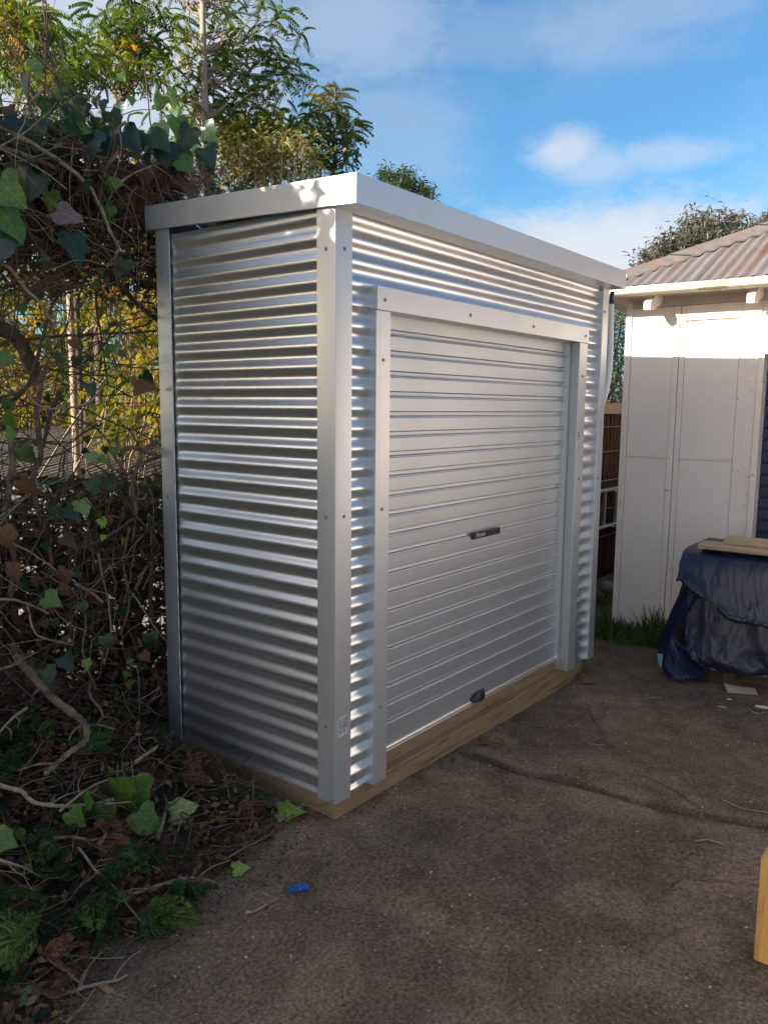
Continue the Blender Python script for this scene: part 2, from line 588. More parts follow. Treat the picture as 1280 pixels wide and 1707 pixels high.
def child(o, name, mesh, loc, parent, rot=None, scale=None):
    c = bpy.data.objects.new(name, mesh)
    c.location = loc
    if rot is not None:
        c.rotation_euler = rot
    if scale is not None:
        c.scale = scale
    COL.objects.link(c)
    c.parent = parent
    return c


# ------------------------------------------------------------------ ground
def ground_z(x, y):
    return -0.013 * min(max(x, 0), 3.2) + 0.006 * noise.noise((x * 0.9, y * 0.9, 0.3)) + 0.0035 * noise.noise((x * 3.1, y * 3.1, 7.3))


JOINT = np.array([on_plane(px, py, 2, 0.0)[:2] for px, py in ((745, 1243), (800, 1260), (868, 1284), (935, 1296), (1000, 1312), (1070, 1334), (1150, 1352), (1215, 1362), (1290, 1376), (1400, 1395))])


def joint_dist(X, Y):
    d = np.full(X.shape, 9.0)
    for a, b in zip(JOINT[:-1], JOINT[1:]):
        ab = b - a
        t = np.clip(((X - a[0]) * ab[0] + (Y - a[1]) * ab[1]) / (ab @ ab), 0, 1)
        d = np.minimum(d, np.hypot(X - a[0] - t * ab[0], Y - a[1] - t * ab[1]))
    return d


def concrete():
    m = bpy.data.materials.new('old_concrete')
    m.use_nodes = True
    t = NT(m.node_tree)
    p = t.n['Principled BSDF']
    vec = t.new('ShaderNodeTexCoord').outputs['Object']
    n_big = t.noise(vec, 1.1, 5, 0.6, 0.5)
    n_mid = t.noise(vec, 4.5, 6, 0.65, 0.6)
    n_fine = t.noise(vec, 80, 5, 0.8)
    n_grit = t.noise(vec, 210, 3, 0.6)
    vor = t.new('ShaderNodeTexVoronoi')
    vor.inputs['Scale'].default_value = 130
    t.link(vec, vor.inputs['Vector'])
    col = t.ramp(n_mid, [(0.28, (0.140, 0.097, 0.066)), (0.5, (0.245, 0.174, 0.118)), (0.72, (0.34, 0.248, 0.172))])
    # broad damp stains and bands of black mould
    st = t.smooth(n_big, 0.44, 0.60)
    col = t.mix(t.math('MULTIPLY', st, 0.5), col, (0.095, 0.066, 0.048))
    st2 = t.smooth(t.noise(vec, 2.1, 4, 0.55, 0.9), 0.56, 0.66)
    col = t.mix(t.math('MULTIPLY', st2, 0.4), col, (0.080, 0.060, 0.047))
    moss = t.noise(vec, 2.9, 6, 0.7, 0.8)
    col = t.mix(t.math('MULTIPLY', t.smooth(moss, 0.54, 0.70), 0.55), col, (0.14, 0.115, 0.055))
    col = t.mix(1.0, col, t.ramp(n_fine, [(0.36, (0.42, 0.40, 0.38)), (0.5, (0.88, 0.87, 0.85)), (0.66, (1.65, 1.62, 1.57))]), 'MULTIPLY')
    # pale aggregate grains worn out of the surface
    grain = t.math('MULTIPLY', t.smooth(n_grit, 0.55, 0.68), t.smooth(n_mid, 0.28, 0.58))
    worn = t.smooth(t.noise(vec, 1.6, 5, 0.6, 0.4), 0.40, 0.60)
    col = t.mix(t.math('MULTIPLY', t.math('MULTIPLY', grain, worn), 0.85), col, (0.50, 0.41, 0.31))
    pale = t.math('LESS_THAN', vor.outputs['Distance'], 0.16)
    sel = t.new('ShaderNodeSeparateColor')
    t.link(vor.outputs['Color'], sel.inputs[0])
    pale = t.math('MULTIPLY', pale, t.math('GREATER_THAN', sel.outputs[0], 0.93))
    col = t.mix(t.math('MULTIPLY', pale, 0.8), col, (0.42, 0.38, 0.31))
    # dirt lying in and along the slab joint
    jd = t.new('ShaderNodeAttribute', attribute_name='joint').outputs['Fac']
    jw = t.math('ADD', jd, t.math('MULTIPLY', t.math('SUBTRACT', n_mid, 0.5), 0.10))
    col = t.mix(t.math('MULTIPLY', t.math('SUBTRACT', 1.0, t.smooth(jw, 0.0, 0.07)), 0.6), col, (0.020, 0.016, 0.012))
    # the open crack itself
    ck = t.math('ADD', jd, t.math('MULTIPLY', t.math('SUBTRACT', n_fine, 0.5), 0.012))
    col = t.mix(t.math('SUBTRACT', 1.0, t.smooth(ck, 0.001, 0.006)), col, (0.012, 0.010, 0.008))
    t.link(col, p.inputs['Base Color'])
    p.inputs['Roughness'].default_value = 0.82
    p.inputs['Specular IOR Level'].default_value = 0.2
    h = t.math('ADD', t.math('MULTIPLY', n_fine, 0.7), t.math('MULTIPLY', n_grit, 0.5))
    bn = t.new('ShaderNodeBump')
    bn.inputs['Strength'].default_value = 1.0
    bn.inputs['Distance'].default_value = 0.009
    t.link(h, bn.inputs['Height'])
    t.link(bn.outputs[0], p.inputs['Normal'])
    MATS['old_concrete'] = m


concrete()
xs = np.concatenate([np.arange(-2.2, 3.2, 0.018), np.arange(3.2, 4.7, 0.06)])
ys = np.concatenate([np.arange(-6.4, -2.2, 0.2), np.arange(-2.2, 1.2, 0.018)])
GX, GY = np.meshgrid(xs, ys, indexing='ij')
JD = joint_dist(GX, GY)
GZ = np.array([ground_z(x, y) for x, y in zip(GX.ravel(), GY.ravel())]).reshape(GX.shape)
GZ -= 0.011 * np.exp(-(JD / 0.014) ** 2)
g = MB()
g.grid(np.stack([GX, GY, GZ], -1))
pad = g.build('concrete_pavement', 'old_concrete', smooth=True, fix=False)
at = pad.data.attributes.new('joint', 'FLOAT', 'POINT')
at.data.foreach_set('value', JD.ravel().astype(np.float32))
tag(pad, kind='structure')
b = MB()
b.add([(-400, -400, -0.09), (400, -400, -0.09), (400, 400, -0.09), (-400, 400, -0.09)], [(0, 1, 2, 3)])
tag(b.build('ground', 'soil'), kind='structure')

# ------------------------------------------------------------------ shed
W, D = 2.4065, 1.029
SL = 0.0454
shed = empty('shed', (0, 0, 0), 'silver corrugated steel shed with a ribbed roller door on a timber base', 'shed')
PITCH_C, AMP = 0.0762, 0.0082


def corr(n):
    """corrugation profile: displacement (0 at the crest) for phase n"""
    return AMP * (1 - np.cos(2 * math.pi * n))


def sheet(fx, z0, z1, u0, u1, pinch0=0.0, pinch1=0.0, nu=14, zref=0.061):
    zz = np.arange(z0, z1 + 1e-6, PITCH_C / 12)
    uu = np.concatenate([np.linspace(u0, u0 + 0.06, 8), np.linspace(u0 + 0.08, u1 - 0.08, max(nu, 2)), np.linspace(u1 - 0.06, u1, 8)]) if u1 - u0 > 0.3 else np.linspace(u0, u1, 12)
    U, Z = np.meshgrid(uu, zz, indexing='ij')
    d = corr((Z - zref) / PITCH_C)
    k = np.ones_like(U)
    if pinch0:
        k *= 1 - pinch0 * np.exp(-((U - u0) / 0.022) ** 2)
    if pinch1:
        k *= 1 - pinch1 * np.exp(-((u1 - U) / 0.022) ** 2)
    wob = 0.0012 * np.sin(U * 7.3 + Z * 1.9) + 0.0008 * np.sin(Z * 5.1 - U * 3.3)
    d = 0.004 + d * k + (1 - k) * AMP * 1.2 + wob + 0.001
    P = np.stack([U, d, Z], -1) if fx else np.stack([d, U, Z], -1)
    m = MB()
    m.grid(P)
    return m


sheet(False, 0.066, 2.31, 0.088, 0.942, 0.1, 0.75).build('side_wall_sheet', 'sheet_metal', shed, True, fix=False)
sheet(True, 0.066, 1.96, 0.0885, 0.262, 0.0, 0.2).build('front_wall_sheet', 'sheet_metal', shed, True, fix=False)
sheet(True, 1.9603, 2.30, 0.0885, 2.33, 0, 0.5).build('front_wall_sheet', 'sheet_metal', shed, True, fix=False)
sheet(True, 0.066, 1.96, 2.01, 2.335, 0.0, 0.75).build('front_wall_sheet', 'sheet_metal', shed, True, fix=False)
b = MB()
b.box(W - 0.012, W - 0.004, 0.09, D - 0.09, 0.06, 2.33)
b.box(0.09, W - 0.09, D - 0.012, D - 0.004, 0.06, 2.34)
b.build('rear_wall_sheet', 'sheet_metal', shed)
b = MB()
b.box(0.03, 0.035, 0.04, 0.98, 0.1, 2.25)
b.build('wall_lining', 'dark_wood', shed)


def angle_flashing(cx, cy, sx, sy, wx, wy, z0, z1, lipx=False, lipy=False, t=0.0015):
    """folded corner flashing; sx, sy = directions of the two flanges; slight bend radius"""
    r = 0.0035
    m = MB()
    pts = []
    if lipy:
        pts += [(cx + sx * 0.006, cy + sy * wy), ]
    pts += [(cx, cy + sy * wy)]
    for a in np.linspace(0, math.pi / 2, 5):
        pts.append((cx + sx * (r - r * math.cos(a)), cy + sy * (r - r * math.sin(a))))
    pts += [(cx + sx * wx, cy)]
    if lipx:
        pts += [(cx + sx * wx, cy + sy * 0.012)]
    P = np.array([[(x, y, z) for z in np.linspace(z0, z1, 9)] for x, y in pts])
    m.grid(P)
    return m


fl_front = angle_flashing(0, 0, 1, 1, 0.0905, 0.0905, 0.0613, 2.288).build('corner_flashing', 'trim_metal', shed, True, auto=R(40))
fl_back = angle_flashing(0, D, 1, -1, 0.0905, 0.091, 0.0613, 2.335, lipy=True).build('corner_flashing', 'trim_metal', shed, True, auto=R(40))
# right front corner: proud face with a folded lip on its left edge
b = MB()
pts = [(2.322, 0.032), (2.322, -0.010), (2.325, -0.013), (W - 0.003, -0.013), (W, -0.010), (W, 0.09)]
b.grid(np.array([[(x, y, z) for z in np.linspace(0.0600, 2.288, 9)] for x, y in pts]))
fl_right = b.build('corner_flashing', 'trim_metal', shed, True, auto=R(30))
b = MB()
b.grid(np.array([[(x, y, z) for z in (0.06, 2.33)] for x, y in [(W, D - 0.09), (W, D), (W - 0.09, D)]]))
b.build('corner_flashing', 'trim_metal', shed)

# door surround
PY = -0.030


def trim_piece(pts, z0, z1, name='door_trim', bev=True):
    m = MB()
    m.grid(np.array([[(x, y, z) for z in np.linspace(z0, z1, 9)] for x, y in pts]))
    return m.build(name, 'trim_metal', shed, True, auto=R(25))


jl = trim_piece([(0.196, 0.032), (0.196, PY + 0.002), (0.198, PY), (0.218, PY), (0.2188, PY - 0.0006), (0.2815, PY - 0.0006), (0.2832, PY + 0.001), (0.2832, 0.05)], 0.077, 1.9498)
jr = trim_piece([(1.992, 0.052), (1.992, PY + 0.0025), (1.9945, PY), (2.091, PY), (2.0933, PY + 0.002), (2.0933, 0.032)], 0.077, 1.9498)
b = MB()
hz = [(0.014, 2.039), (PY - 0.0025, 2.039), (PY - 0.0045, 2.037), (PY - 0.0045, 1.953), (PY - 0.0025, 1.951), (0.052, 1.951)]
b.grid(np.array([[(x, y, z) for x in np.linspace(0.1955, 2.094, 12)] for y, z in hz]))
for x in (0.1955, 2.094):
    b.add([(x, y, z) for y, z in hz], [tuple(range(6))])
hd = b.build('door_trim', 'trim_metal', shed, True, auto=R(25))

# fascia round the top
FO, FXO = 0.1066, 0.015
x0, x1, yf, yb = -FXO, W + 0.006, -FO, 1.0743
FZ0, FZ1 = 2.2813, 2.3802


def fz(y):
    return SL * (y + FO)


b = MB()
t = 0.002
b.add([(x0, yf, FZ0), (x1, yf, FZ0), (x1, yf, FZ1), (x0, yf, FZ1), (x0, yf + 0.02, FZ1 + 0.0005), (x1, yf + 0.02, FZ1 + 0.0005)], [(0, 1, 2, 3), (3, 2, 5, 4)])
b.add([(x0, yf, FZ0), (x1, yf, FZ0), (x1, 0.012, FZ0 + 0.001), (x0, 0.012, FZ0 + 0.001)], [(0, 3, 2, 1)])
b.build('front_fascia', 'trim_metal', shed)
b = MB()
b.add([(x0 - 0.0012, yf, FZ0), (x0 - 0.0012, yb, FZ0 + fz(yb)), (x0 - 0.0012, yb, FZ1 + fz(yb)), (x0 - 0.0012, yf, FZ1),
       (0.012, yf, FZ1 + 0.0008), (0.012, yb, FZ1 + fz(yb) + 0.0008), (0.006, 0.02, FZ0 + fz(0.02) + .002), (0.006, yb, FZ0 + fz(yb) + .002), (x0 - 0.0012, 0.02, FZ0 + fz(0.02))],
      [(0, 8, 1, 2, 3), (3, 2, 5, 4), (8, 6, 7, 1)])
b.build('side_fascia', 'trim_metal', shed)
b = MB()
b.add([(x1 + 0.0012, yf, FZ0), (x1 + 0.0012, yb, FZ0 + fz(yb)), (x1 + 0.0012, yb, FZ1 + fz(yb)), (x1 + 0.0012, yf, FZ1)], [(0, 1, 2, 3)])
b.add([(x0, yb, FZ0 + fz(yb)), (x1, yb, FZ0 + fz(yb)), (x1, yb, FZ1 + fz(yb)), (x0, yb, FZ1 + fz(yb))], [(0, 1, 2, 3)])
b.build('rear_fascia', 'trim_metal', shed)
b = MB()
yy = np.linspace(yf + 0.004, yb - 0.004, 3)
xx = np.arange(x0 + 0.004, x1 - 0.004, 0.0127)
X_, Y_ = np.meshgrid(xx, yy, indexing='ij')
b.grid(np.stack([X_, Y_, FZ1 - 0.03 + SL * (Y_ + FO) + AMP * np.sin(X_ * 2 * math.pi / PITCH_C)], -1))
b.build('roof_sheet', 'sheet_metal', shed, True, fix=False)

# roller door
RB, RP, NR = 0.275, 0.0811, 21          # lowest groove, pitch, number of grooves
DY = 0.050
prof = [(0.0, 0.0), (0.0022, 0.0014), (0.0046, 0.0092), (0.0060, 0.0104), (0.0205, 0.0104), (0.0225, 0.0096), (0.0265, 0.0036), (0.0285, 0.0026), (0.0315, 0.0026), (0.0335, 0.0004), (0.0355, 0.0)]
XD0, XD1 = 0.272, 2.006
# profile runs upward from the bottom edge of the groove
up_prof = [(RP * 0 + z, d) for z, d in [(0, 0), (0.0030, 0.0034), (0.0058, 0.0040), (0.0106, 0.0128), (0.0116, 0.0132), (0.0238, 0.0132), (0.0248, 0.0126), (0.0282, 0.0005), (0.0292, 0.0), (0.055, -0.0003), (RP, 0.0)]]
b = MB()
b.grid(np.array([[(x, d, z) for x in np.linspace(XD0, XD1, 6)] for z, d in up_prof]))
door = empty('roller_door', (0, 0, 0))
door.parent = shed
slat0 = b.build('slat', 'door_metal', door, True, auto=R(22), loc=(0, DY, RB - 0.0268))
for k in range(1, NR):
    child(None, 'slat', slat0.data, (0, DY + 0.0006 * math.sin(k * 2.1), RB - 0.0268 + RP * k), door)
b = MB()
b.grid(np.array([[(x, y, z) for x in np.linspace(XD0, XD1, 6)] for y, z in [(DY + 0.02, 0.1445), (DY + 0.0, 0.1445), (DY - 0.004, 0.1455), (DY - 0.004, 0.150), (DY, 0.1515), (DY, RB - 0.0268)]]))
b.build('bottom_panel', 'door_metal', door, True, auto=R(30))
b = MB()
b.box(1.9775, 1.9795, 0.022, 0.07, 0.165, 1.95).box(1.9845, 1.9862, 0.018, 0.07, 0.14, 1.95)
b.build('guide_rail', 'bright_metal', door)
b = MB()
b.box(0.272, 2.006, 0.075, 0.09, 0.14, 2.0)
b.build('door_backing', 'dark_wood', door)
# lock plate with script lettering
b = MB()
b.bbox(1.032, 1.297, DY - 0.010, DY + 0.004, 0.9655, 0.9985, 0.004)
lock = b.build('lock_plate', 'black_plastic', shed, True, auto=R(35))
fc = bpy.data.curves.new('lettering', 'FONT')
fc.body = 'Roma'
fc.size = 0.030
fc.shear = 0.35
fc.extrude = 0.0004
tmpo = bpy.data.objects.new('lettering_curve', fc)
lm = bpy.data.meshes.new_from_object(tmpo)
bpy.data.objects.remove(tmpo)
lm.materials.clear()
lm.materials.append(MATS['white_print'])
child(None, 'lettering', lm, (1.060, DY - 0.0106, 0.9745), lock, (R(90), 0, 0))
b = MB()
th = np.linspace(0, 2 * math.pi, 13)[:-1]
ring = [(1.136 + 0.0065 * math.cos(a), DY - 0.0125, 0.983 + 0.0075 * math.sin(a)) for a in th]
ring2 = [(x, DY - 0.009, z) for x, y, z in ring]
b.add(ring + ring2, [tuple(range(12))] + [(i, (i + 1) % 12, 12 + (i + 1) % 12, 12 + i) for i in range(12)])
b.build('key_barrel', 'screw_metal', lock)
# bottom pull handle: tapered black grip
b = MB()
prf = [(1.058, 0.168, 0.004), (1.075, 0.181, 0.011), (1.115, 0.190, 0.016), (1.155, 0.189, 0.014), (1.186, 0.186, 0.006)]
rows = []
for x, zt, out in prf:
    zb = 0.158
    rows.append([(x, DY + 0.001, zt), (x, DY - out, zt - 0.002), (x, DY - out * 1.6, (zt + zb) / 2 - 0.004), (x, DY - out * 1.9, zb - 0.012), (x, DY - out * 0.8, zb - 0.016), (x, DY + 0.001, zb - 0.006)])
b.grid(np.array(rows))
b.add([r for r in rows[0]], [tuple(range(6))])
b.add([r for r in rows[-1]], [tuple(range(6))])
b.build('pull_handle', 'black_plastic', shed, True, auto=R(50))
# sill and timber base
b = MB()
b.grid(np.array([[(x, y, z) for x in np.linspace(0.2845, 1.9905, 4)] for y, z in [(0.041, 0.133), (0.041, 0.1375), (0.0425, 0.139), (0.041, 0.1405), (0.041, 0.150), (0.043, 0.1535), (0.09, 0.1545)]]))
b.build('door_sill', 'bright_metal', shed)
b = MB()
b.bbox(0.003, 1.86, 0.004, 0.046, -0.04, 0.0757, 0.003)
b.build('base_timber', 'pine', shed)
b = MB()
b.bbox(1.862, 2.285, 0.006, 0.048, -0.055, 0.0742, 0.003)
b.build('base_timber', 'pine', shed)
b = MB()
b.bbox(0.262, 2.02, 0.0435, 0.088, 0.05, 0.1326, 0.002)
b.build('base_timber', 'pine', shed)
b = MB()
b.bbox(0.005, 0.048, 0.0475, 0.42, -0.04, 0.074, 0.003)
b.build('base_timber', 'pine_y', shed)
b = MB()
b.bbox(0.006, 0.05, 0.423, 1.02, -0.04, 0.074, 0.003)
b.build('base_timber', 'pine_y', shed)
b = MB()
for i in range(60):
    cx = 2.20 + 0.085 * rng.random()
    cz = -0.03 + 0.09 * rng.random() * (cx - 2.18) / 0.1
    a = rng.random() * 6.28
    b.add([(cx + 0.006 * math.cos(a + q), 0.0055 - 0.0015 * rng.random(), cz + 0.006 * math.sin(a + q)) for q in (0, 1.6, 3.1, 4.7)], [(0, 1, 2, 3)])
o = b.build('moss_patch', 'moss', shed)
o['kind'] = 'stuff'

# screws (hex heads on washers)
b = MB()
for rr, h0, h1, n in ((0.0085, 0, 0.0014, 12), (0.0052, 0.0014, 0.0062, 6)):
    V = [(rr * math.cos(i * 2 * math.pi / n), -h, rr * math.sin(i * 2 * math.pi / n)) for h in (h0, h1) for i in range(n)]
    b.add(V, [(i, (i + 1) % n, n + (i + 1) % n, n + i) for i in range(n)] + [tuple(range(n, 2 * n))])
sc0 = b.build('screw', 'screw_metal', fl_front)
scm = sc0.data
sc0.location = (0.05, -0.0002, 2.15)
child(None, 'screw', scm, (0.05, -0.0002, 1.185), fl_front)
for z in (2.148, 1.183, 0.367):
    child(None, 'screw', scm, (-0.0002, 0.047, z), fl_front, (0, 0, R(-90)))
for z in (2.154, 1.187, 0.357):
    child(None, 'screw', scm, (-0.0002, 0.99, z), fl_back, (0, 0, R(-90)))
for z in (2.15, 1.179, 0.29):
    child(None, 'screw', scm, (2.346, -0.0132, z), fl_right)
for x in (0.244, 0.849, 1.435, 2.053):
    child(None, 'screw', scm, (x, PY - 0.0047, 1.9905), hd)
for z in (1.768, 1.196, 0.394):
    child(None, 'screw', scm, (0.24, PY - 0.0008, z), jl)
for z in (1.77, 1.197, 0.323):
    child(None, 'screw', scm, (2.04, PY - 0.0002, z), jr)
for x in (0.871, 1.46):
    child(None, 'screw', scm, (x, 0.0035, 2.144), shed)
child(None, 'screw', scm, (0.004, 0.51, 0.075), shed, (0, 0, R(-90)))
child(None, 'screw', scm, (W * 0 + 0.004, 0.30, 0.080), shed, (0, 0, R(-90)))


def sticker(x0, x1, z0, z1, y, par, flip):
    m = MB()
    m.box(x0, x1, y - 0.0006, y - 0.0001, z0, z1)
    s_ = m.build('label_sticker', 'white_print', par)
    m = MB()
    wd, ht = x1 - x0, z1 - z0
    # bar code column at the right, rows of fine print turned on their side
    k = z0 + ht * 0.36
    while k < z1 - ht * 0.08:
        tck = random.choice((0.0012, 0.002, 0.0028)) * ht / 0.08
        m.box(x0 + wd * 0.78, x0 + wd * 0.93, y - 0.0010, y - 0.0006, k, k + tck)
        k += tck + random.choice((0.0012, 0.0018)) * ht / 0.08
    for fx in (0.10, 0.19, 0.28, 0.37, 0.5, 0.62, 0.70):
        k = z0 + ht * random.uniform(0.06, 0.2)
        while k < z1 - ht * 0.15:
            ln = random.uniform(0.003, 0.011) * ht / 0.08
            m.box(x0 + wd * fx, x0 + wd * (fx + 0.035), y - 0.0010, y - 0.0006, k, k + ln)
            k += ln + 0.0022 * ht / 0.08
    m.box(x0 + wd * 0.52, x0 + wd * 0.62, y - 0.0011, y - 0.0006, z0 + ht * 0.42, z0 + ht * 0.5)
    m.build('printed_text', 'black_print', s_)


sticker(0.0125, 0.0715, 0.330, 0.4065, -0.0002, fl_front, False)
sticker(1.998, 2.030, 1.402, 1.472, PY - 0.0002, jr, False)
# overflow pipe at the right front corner
b = MB()
b.tube(spline([(2.452, -0.012, 2.277), (2.451, -0.008, 2.245), (2.450, -0.006, 2.205)], 6), 0.013, 10)
b.tube([(2.4505, -0.0065, 2.228), (2.450, -0.006, 2.205)], 0.0195, 12)
con = b.build('pipe_connector', 'black_plastic', shed, True, auto=R(40))
b = MB()
b.tube(spline([(2.450, -0.006, 2.222), (2.455, -0.010, 2.02), (2.455, -0.012, 1.845), (2.445, 0.0, 1.69), (2.432, 0.03, 1.58), (2.425, 0.08, 1.48), (2.424, 0.12, 1.2), (2.424, 0.125, 0.3)], 40), 0.0178, 12)
b.build('overflow_pipe', 'pvc', shed, True, auto=R(60))

# ------------------------------------------------------------------ white garage at the right
HX = 3.53                      # plane of the wall that faces the yard
gar = empty('garage', (HX, 0.3, 0), 'old white garage with a rusty corrugated hip roof and yellowed gutter', 'garage')


def gpart(m, name, material, smooth=False, auto=None, parent=gar):
    return m.build(name, material, parent, smooth, auto=auto, loc=None) if False else _gp(m, name, material, smooth, auto, parent)


def _gp(m, name, material, smooth, auto, parent):
    o = m.build(name, material, parent, smooth, auto=auto)
    o.matrix_parent_inverse = Matrix.Translation((-HX, -0.3, 0))
    return o


b = MB()
b.box(HX + 0.012, HX + 0.10, -0.60, 0.315, -0.08, 2.40)
b.box(HX + 0.012, HX + 0.10, -4.2, -1.75, -0.08, 2.40)
b.box(HX + 0.012, HX + 0.10, -1.75, -0.60, 1.98, 2.40)
gpart(b, 'front_wall', 'old_white')
b = MB()
b.box(HX + 0.10, HX + 4.2, 0.225, 0.315, -0.08, 2.40)
b.box(HX + 4.1, HX + 4.2, -4.2, 0.225, -0.08, 2.40)
gpart(b, 'side_wall', 'old_white')
# sheet panels with fine joints
for (ya, yb_, za, zb_) in ((-0.03, 0.272, -0.06, 1.243), (-0.03, 0.272, 1.262, 2.30), (-0.466, -0.112, -0.06, 1.243), (-0.466, -0.112, 1.262, 2.185)):
    b = MB()
    b.bbox(HX, HX + 0.013, ya, yb_, za, zb_, 0.0015)
    gpart(b, 'wall_panel', 'old_white')
for (ya, yb_, za, zb_, pr) in ((0.274, 0.318, -0.06, 2.36, 0.012), (-0.070, -0.030, 0.42, 2.30, 0.014), (-0.110, -0.074, 0.0, 2.30, 0.009), (-0.588, -0.468, -0.06, 2.30, 0.006), (-0.066, -0.034, -0.06, 0.4175, 0.010)):
    b = MB()
    b.bbox(HX - pr, HX + 0.0125, ya, yb_, za, zb_, 0.003)
    gpart(b, 'cover_board', 'old_white_trim')
for (ya, yb_) in ((-0.03, 0.272), (-0.466, -0.112)):
    b = MB()
    b.bbox(HX - 0.005, HX + 0.011, ya + .001, yb_ - .001, 1.2435, 1.2615, 0.002)
    gpart(b, 'joint_strip', 'old_white_trim')
b = MB()
b.bbox(HX - 0.010, HX + 0.0125, -0.467, -0.111, 2.2, 2.30, 0.002)
gpart(b, 'head_board', 'old_white_trim')
b = MB()
b.bbox(HX - 0.012, HX + 0.0125, -1.78, -0.589, 1.955, 2.225, 0.003)
gpart(b, 'head_board', 'old_white_trim')
b = MB()
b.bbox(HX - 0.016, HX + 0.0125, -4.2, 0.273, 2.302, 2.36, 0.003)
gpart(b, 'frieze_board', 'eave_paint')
b = MB()
b.tube([(HX - 0.012, -0.028, 1.02), (HX - 0.026, -0.035, 1.02), (HX - 0.026, -0.062, 1.018), (HX - 0.016, -0.068, 1.018)], 0.0035, 6)
gpart(b, 'hook_latch', 'screw_metal', True)
# nail heads rusting through the paint
b = MB()
for (ya, za) in [(0.296, 1.62), (0.296, 1.2), (0.296, 0.9), (0.296, 1.95), (0.296, 0.6)] + [(-0.56, z) for z in (0.95, 1.1, 1.45, 1.72, 1.88, 1.93, 2.2)] + [(-0.53, 1.78), (-0.44, 1.98), (-0.25, 1.99), (-0.09, 1.0), (-0.09, 1.6)]:
    dep = 0.0132 if ya > 0.2 else (0.0072 if ya < -0.46 else 0.0102)
    if -0.46 < ya < -0.12:
        dep = 0.0012
    b.add([(HX - dep, ya + 0.0035 * math.cos(a), za + 0.0035 * math.sin(a)) for a in np.linspace(0, 5.4, 7)], [tuple(range(7))])
o = gpart(b, 'nail_head', 'roof_cap')
o['kind'] = 'stuff'
# door opening: frame and dark blue slatted roller door
for (ya, yb_, xa, xb_) in ((-0.628, -0.589, HX - 0.02, HX + 0.10), (-1.78, -1.74, HX - 0.02, HX + 0.10)):
    b = MB()
    b.bbox(xa, xb_, ya, yb_, -0.06, 1.953, 0.003)
    gpart(b, 'door_frame', 'old_white_trim')
b = MB()
b.grid(np.array([[(HX + 0.085 + d, y, z) for y in (-1.74, -0.629)] for z, d in ((0, 0), (0.003, -0.006), (0.062, -0.006), (0.07, 0.004), (0.078, 0.004), (0.0785, 0))]))
sm = _gp(b, 'door_slat', 'navy_slat', False, None, gar)
for k in range(1, 26):
    c = child(None, 'door_slat', sm.data, (0, 0, 0.078 * k), gar)
    c.matrix_parent_inverse = Matrix.Translation((-HX, -0.3, 0))
# eaves: rafter tails, soffit, gutter
for yc in (0.083, -0.575, -1.25, -1.9, -2.55):
    b = MB()
    b.add([(x, y, z) for y in (yc - 0.024, yc + 0.024) for x, z in ((3.285, 2.262), (3.285, 2.312), (3.40, 2.375), (HX + 0.02, 2.44), (HX + 0.02, 2.345), (3.36, 2.265))],
          [tuple(range(6)), tuple(range(11, 5, -1))] + [(i, (i + 1) % 6, 6 + (i + 1) % 6, 6 + i) for i in range(6)])
    gpart(b, 'rafter_tail', 'old_white_trim')
EX, EY, EZ, TP = 3.28, 0.57, 2.428, 0.49
b = MB()
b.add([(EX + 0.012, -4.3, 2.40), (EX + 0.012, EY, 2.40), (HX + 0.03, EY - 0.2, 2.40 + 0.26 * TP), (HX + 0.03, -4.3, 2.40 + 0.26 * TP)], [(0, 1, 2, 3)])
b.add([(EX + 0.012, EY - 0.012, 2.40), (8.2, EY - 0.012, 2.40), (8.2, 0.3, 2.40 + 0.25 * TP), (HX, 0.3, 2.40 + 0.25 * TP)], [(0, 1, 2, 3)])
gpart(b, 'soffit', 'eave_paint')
b = MB()
gp = [(EX + 0.018, 2.425), (EX + 0.018, 2.362), (EX - 0.002, 2.355), (EX - 0.045, 2.358), (EX - 0.062, 2.372), (EX - 0.066, 2.405), (EX - 0.060, 2.413), (EX - 0.054, 2.408), (EX - 0.054, 2.378), (EX - 0.01, 2.368), (EX + 0.01, 2.37)]
b.grid(np.array([[(x, y, z + 0.004 * math.sin(y * 1.7)) for y in np.linspace(EY + 0.01, -4.3, 40)] for x, z in gp]))
gpart(b, 'gutter', 'gutter_paint', True, R(40))
b = MB()
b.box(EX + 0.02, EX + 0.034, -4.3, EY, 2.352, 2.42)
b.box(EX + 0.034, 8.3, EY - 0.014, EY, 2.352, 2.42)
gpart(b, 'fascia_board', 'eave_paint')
# roof: corrugated front slope cut off along the hip, flat rear slopes
RR = 2.35


def roof_pt(s_, y, d=0.0):
    return (EX - 0.03 + s_, y, EZ - 0.012 + s_ * TP + d)


for k, (ya, yb_) in enumerate(((EY, -0.24), (-0.235, -1.0), (-0.995, -1.76), (-1.755, -2.6), (-2.6, -4.3))):
    m = MB()
    yy = np.arange(ya, yb_, -0.0762 / 8)
    P = []
    for y in yy:
        smax = min(EY - y + 0.02, RR)
        d = 0.0092 * math.sin(y * 2 * math.pi / 0.0762) + 0.003 * k * (-1) ** k + 0.002 * math.sin(y * 9)
        P.append([roof_pt(s_, y, d) for s_ in np.linspace(0, smax, 6)])
    m.grid(np.array(P))
    gpart(m, 'roof_sheet', 'rusty_roof', True)
m = MB()
yt = EY - RR
m.add([roof_pt(0.0, EY), roof_pt(RR, yt), (9.3 - 0.03, EY, EZ - 0.012), (7.0, yt, roof_pt(RR, yt)[2])], [(0, 2, 3, 1)])
m.add([roof_pt(RR, yt), (7.0, yt, roof_pt(RR, yt)[2]), (7.0, -4.3, roof_pt(RR, yt)[2]), roof_pt(RR, -4.3)], [(0, 1, 2, 3)])
gpart(m, 'roof_slope', 'rusty_roof')
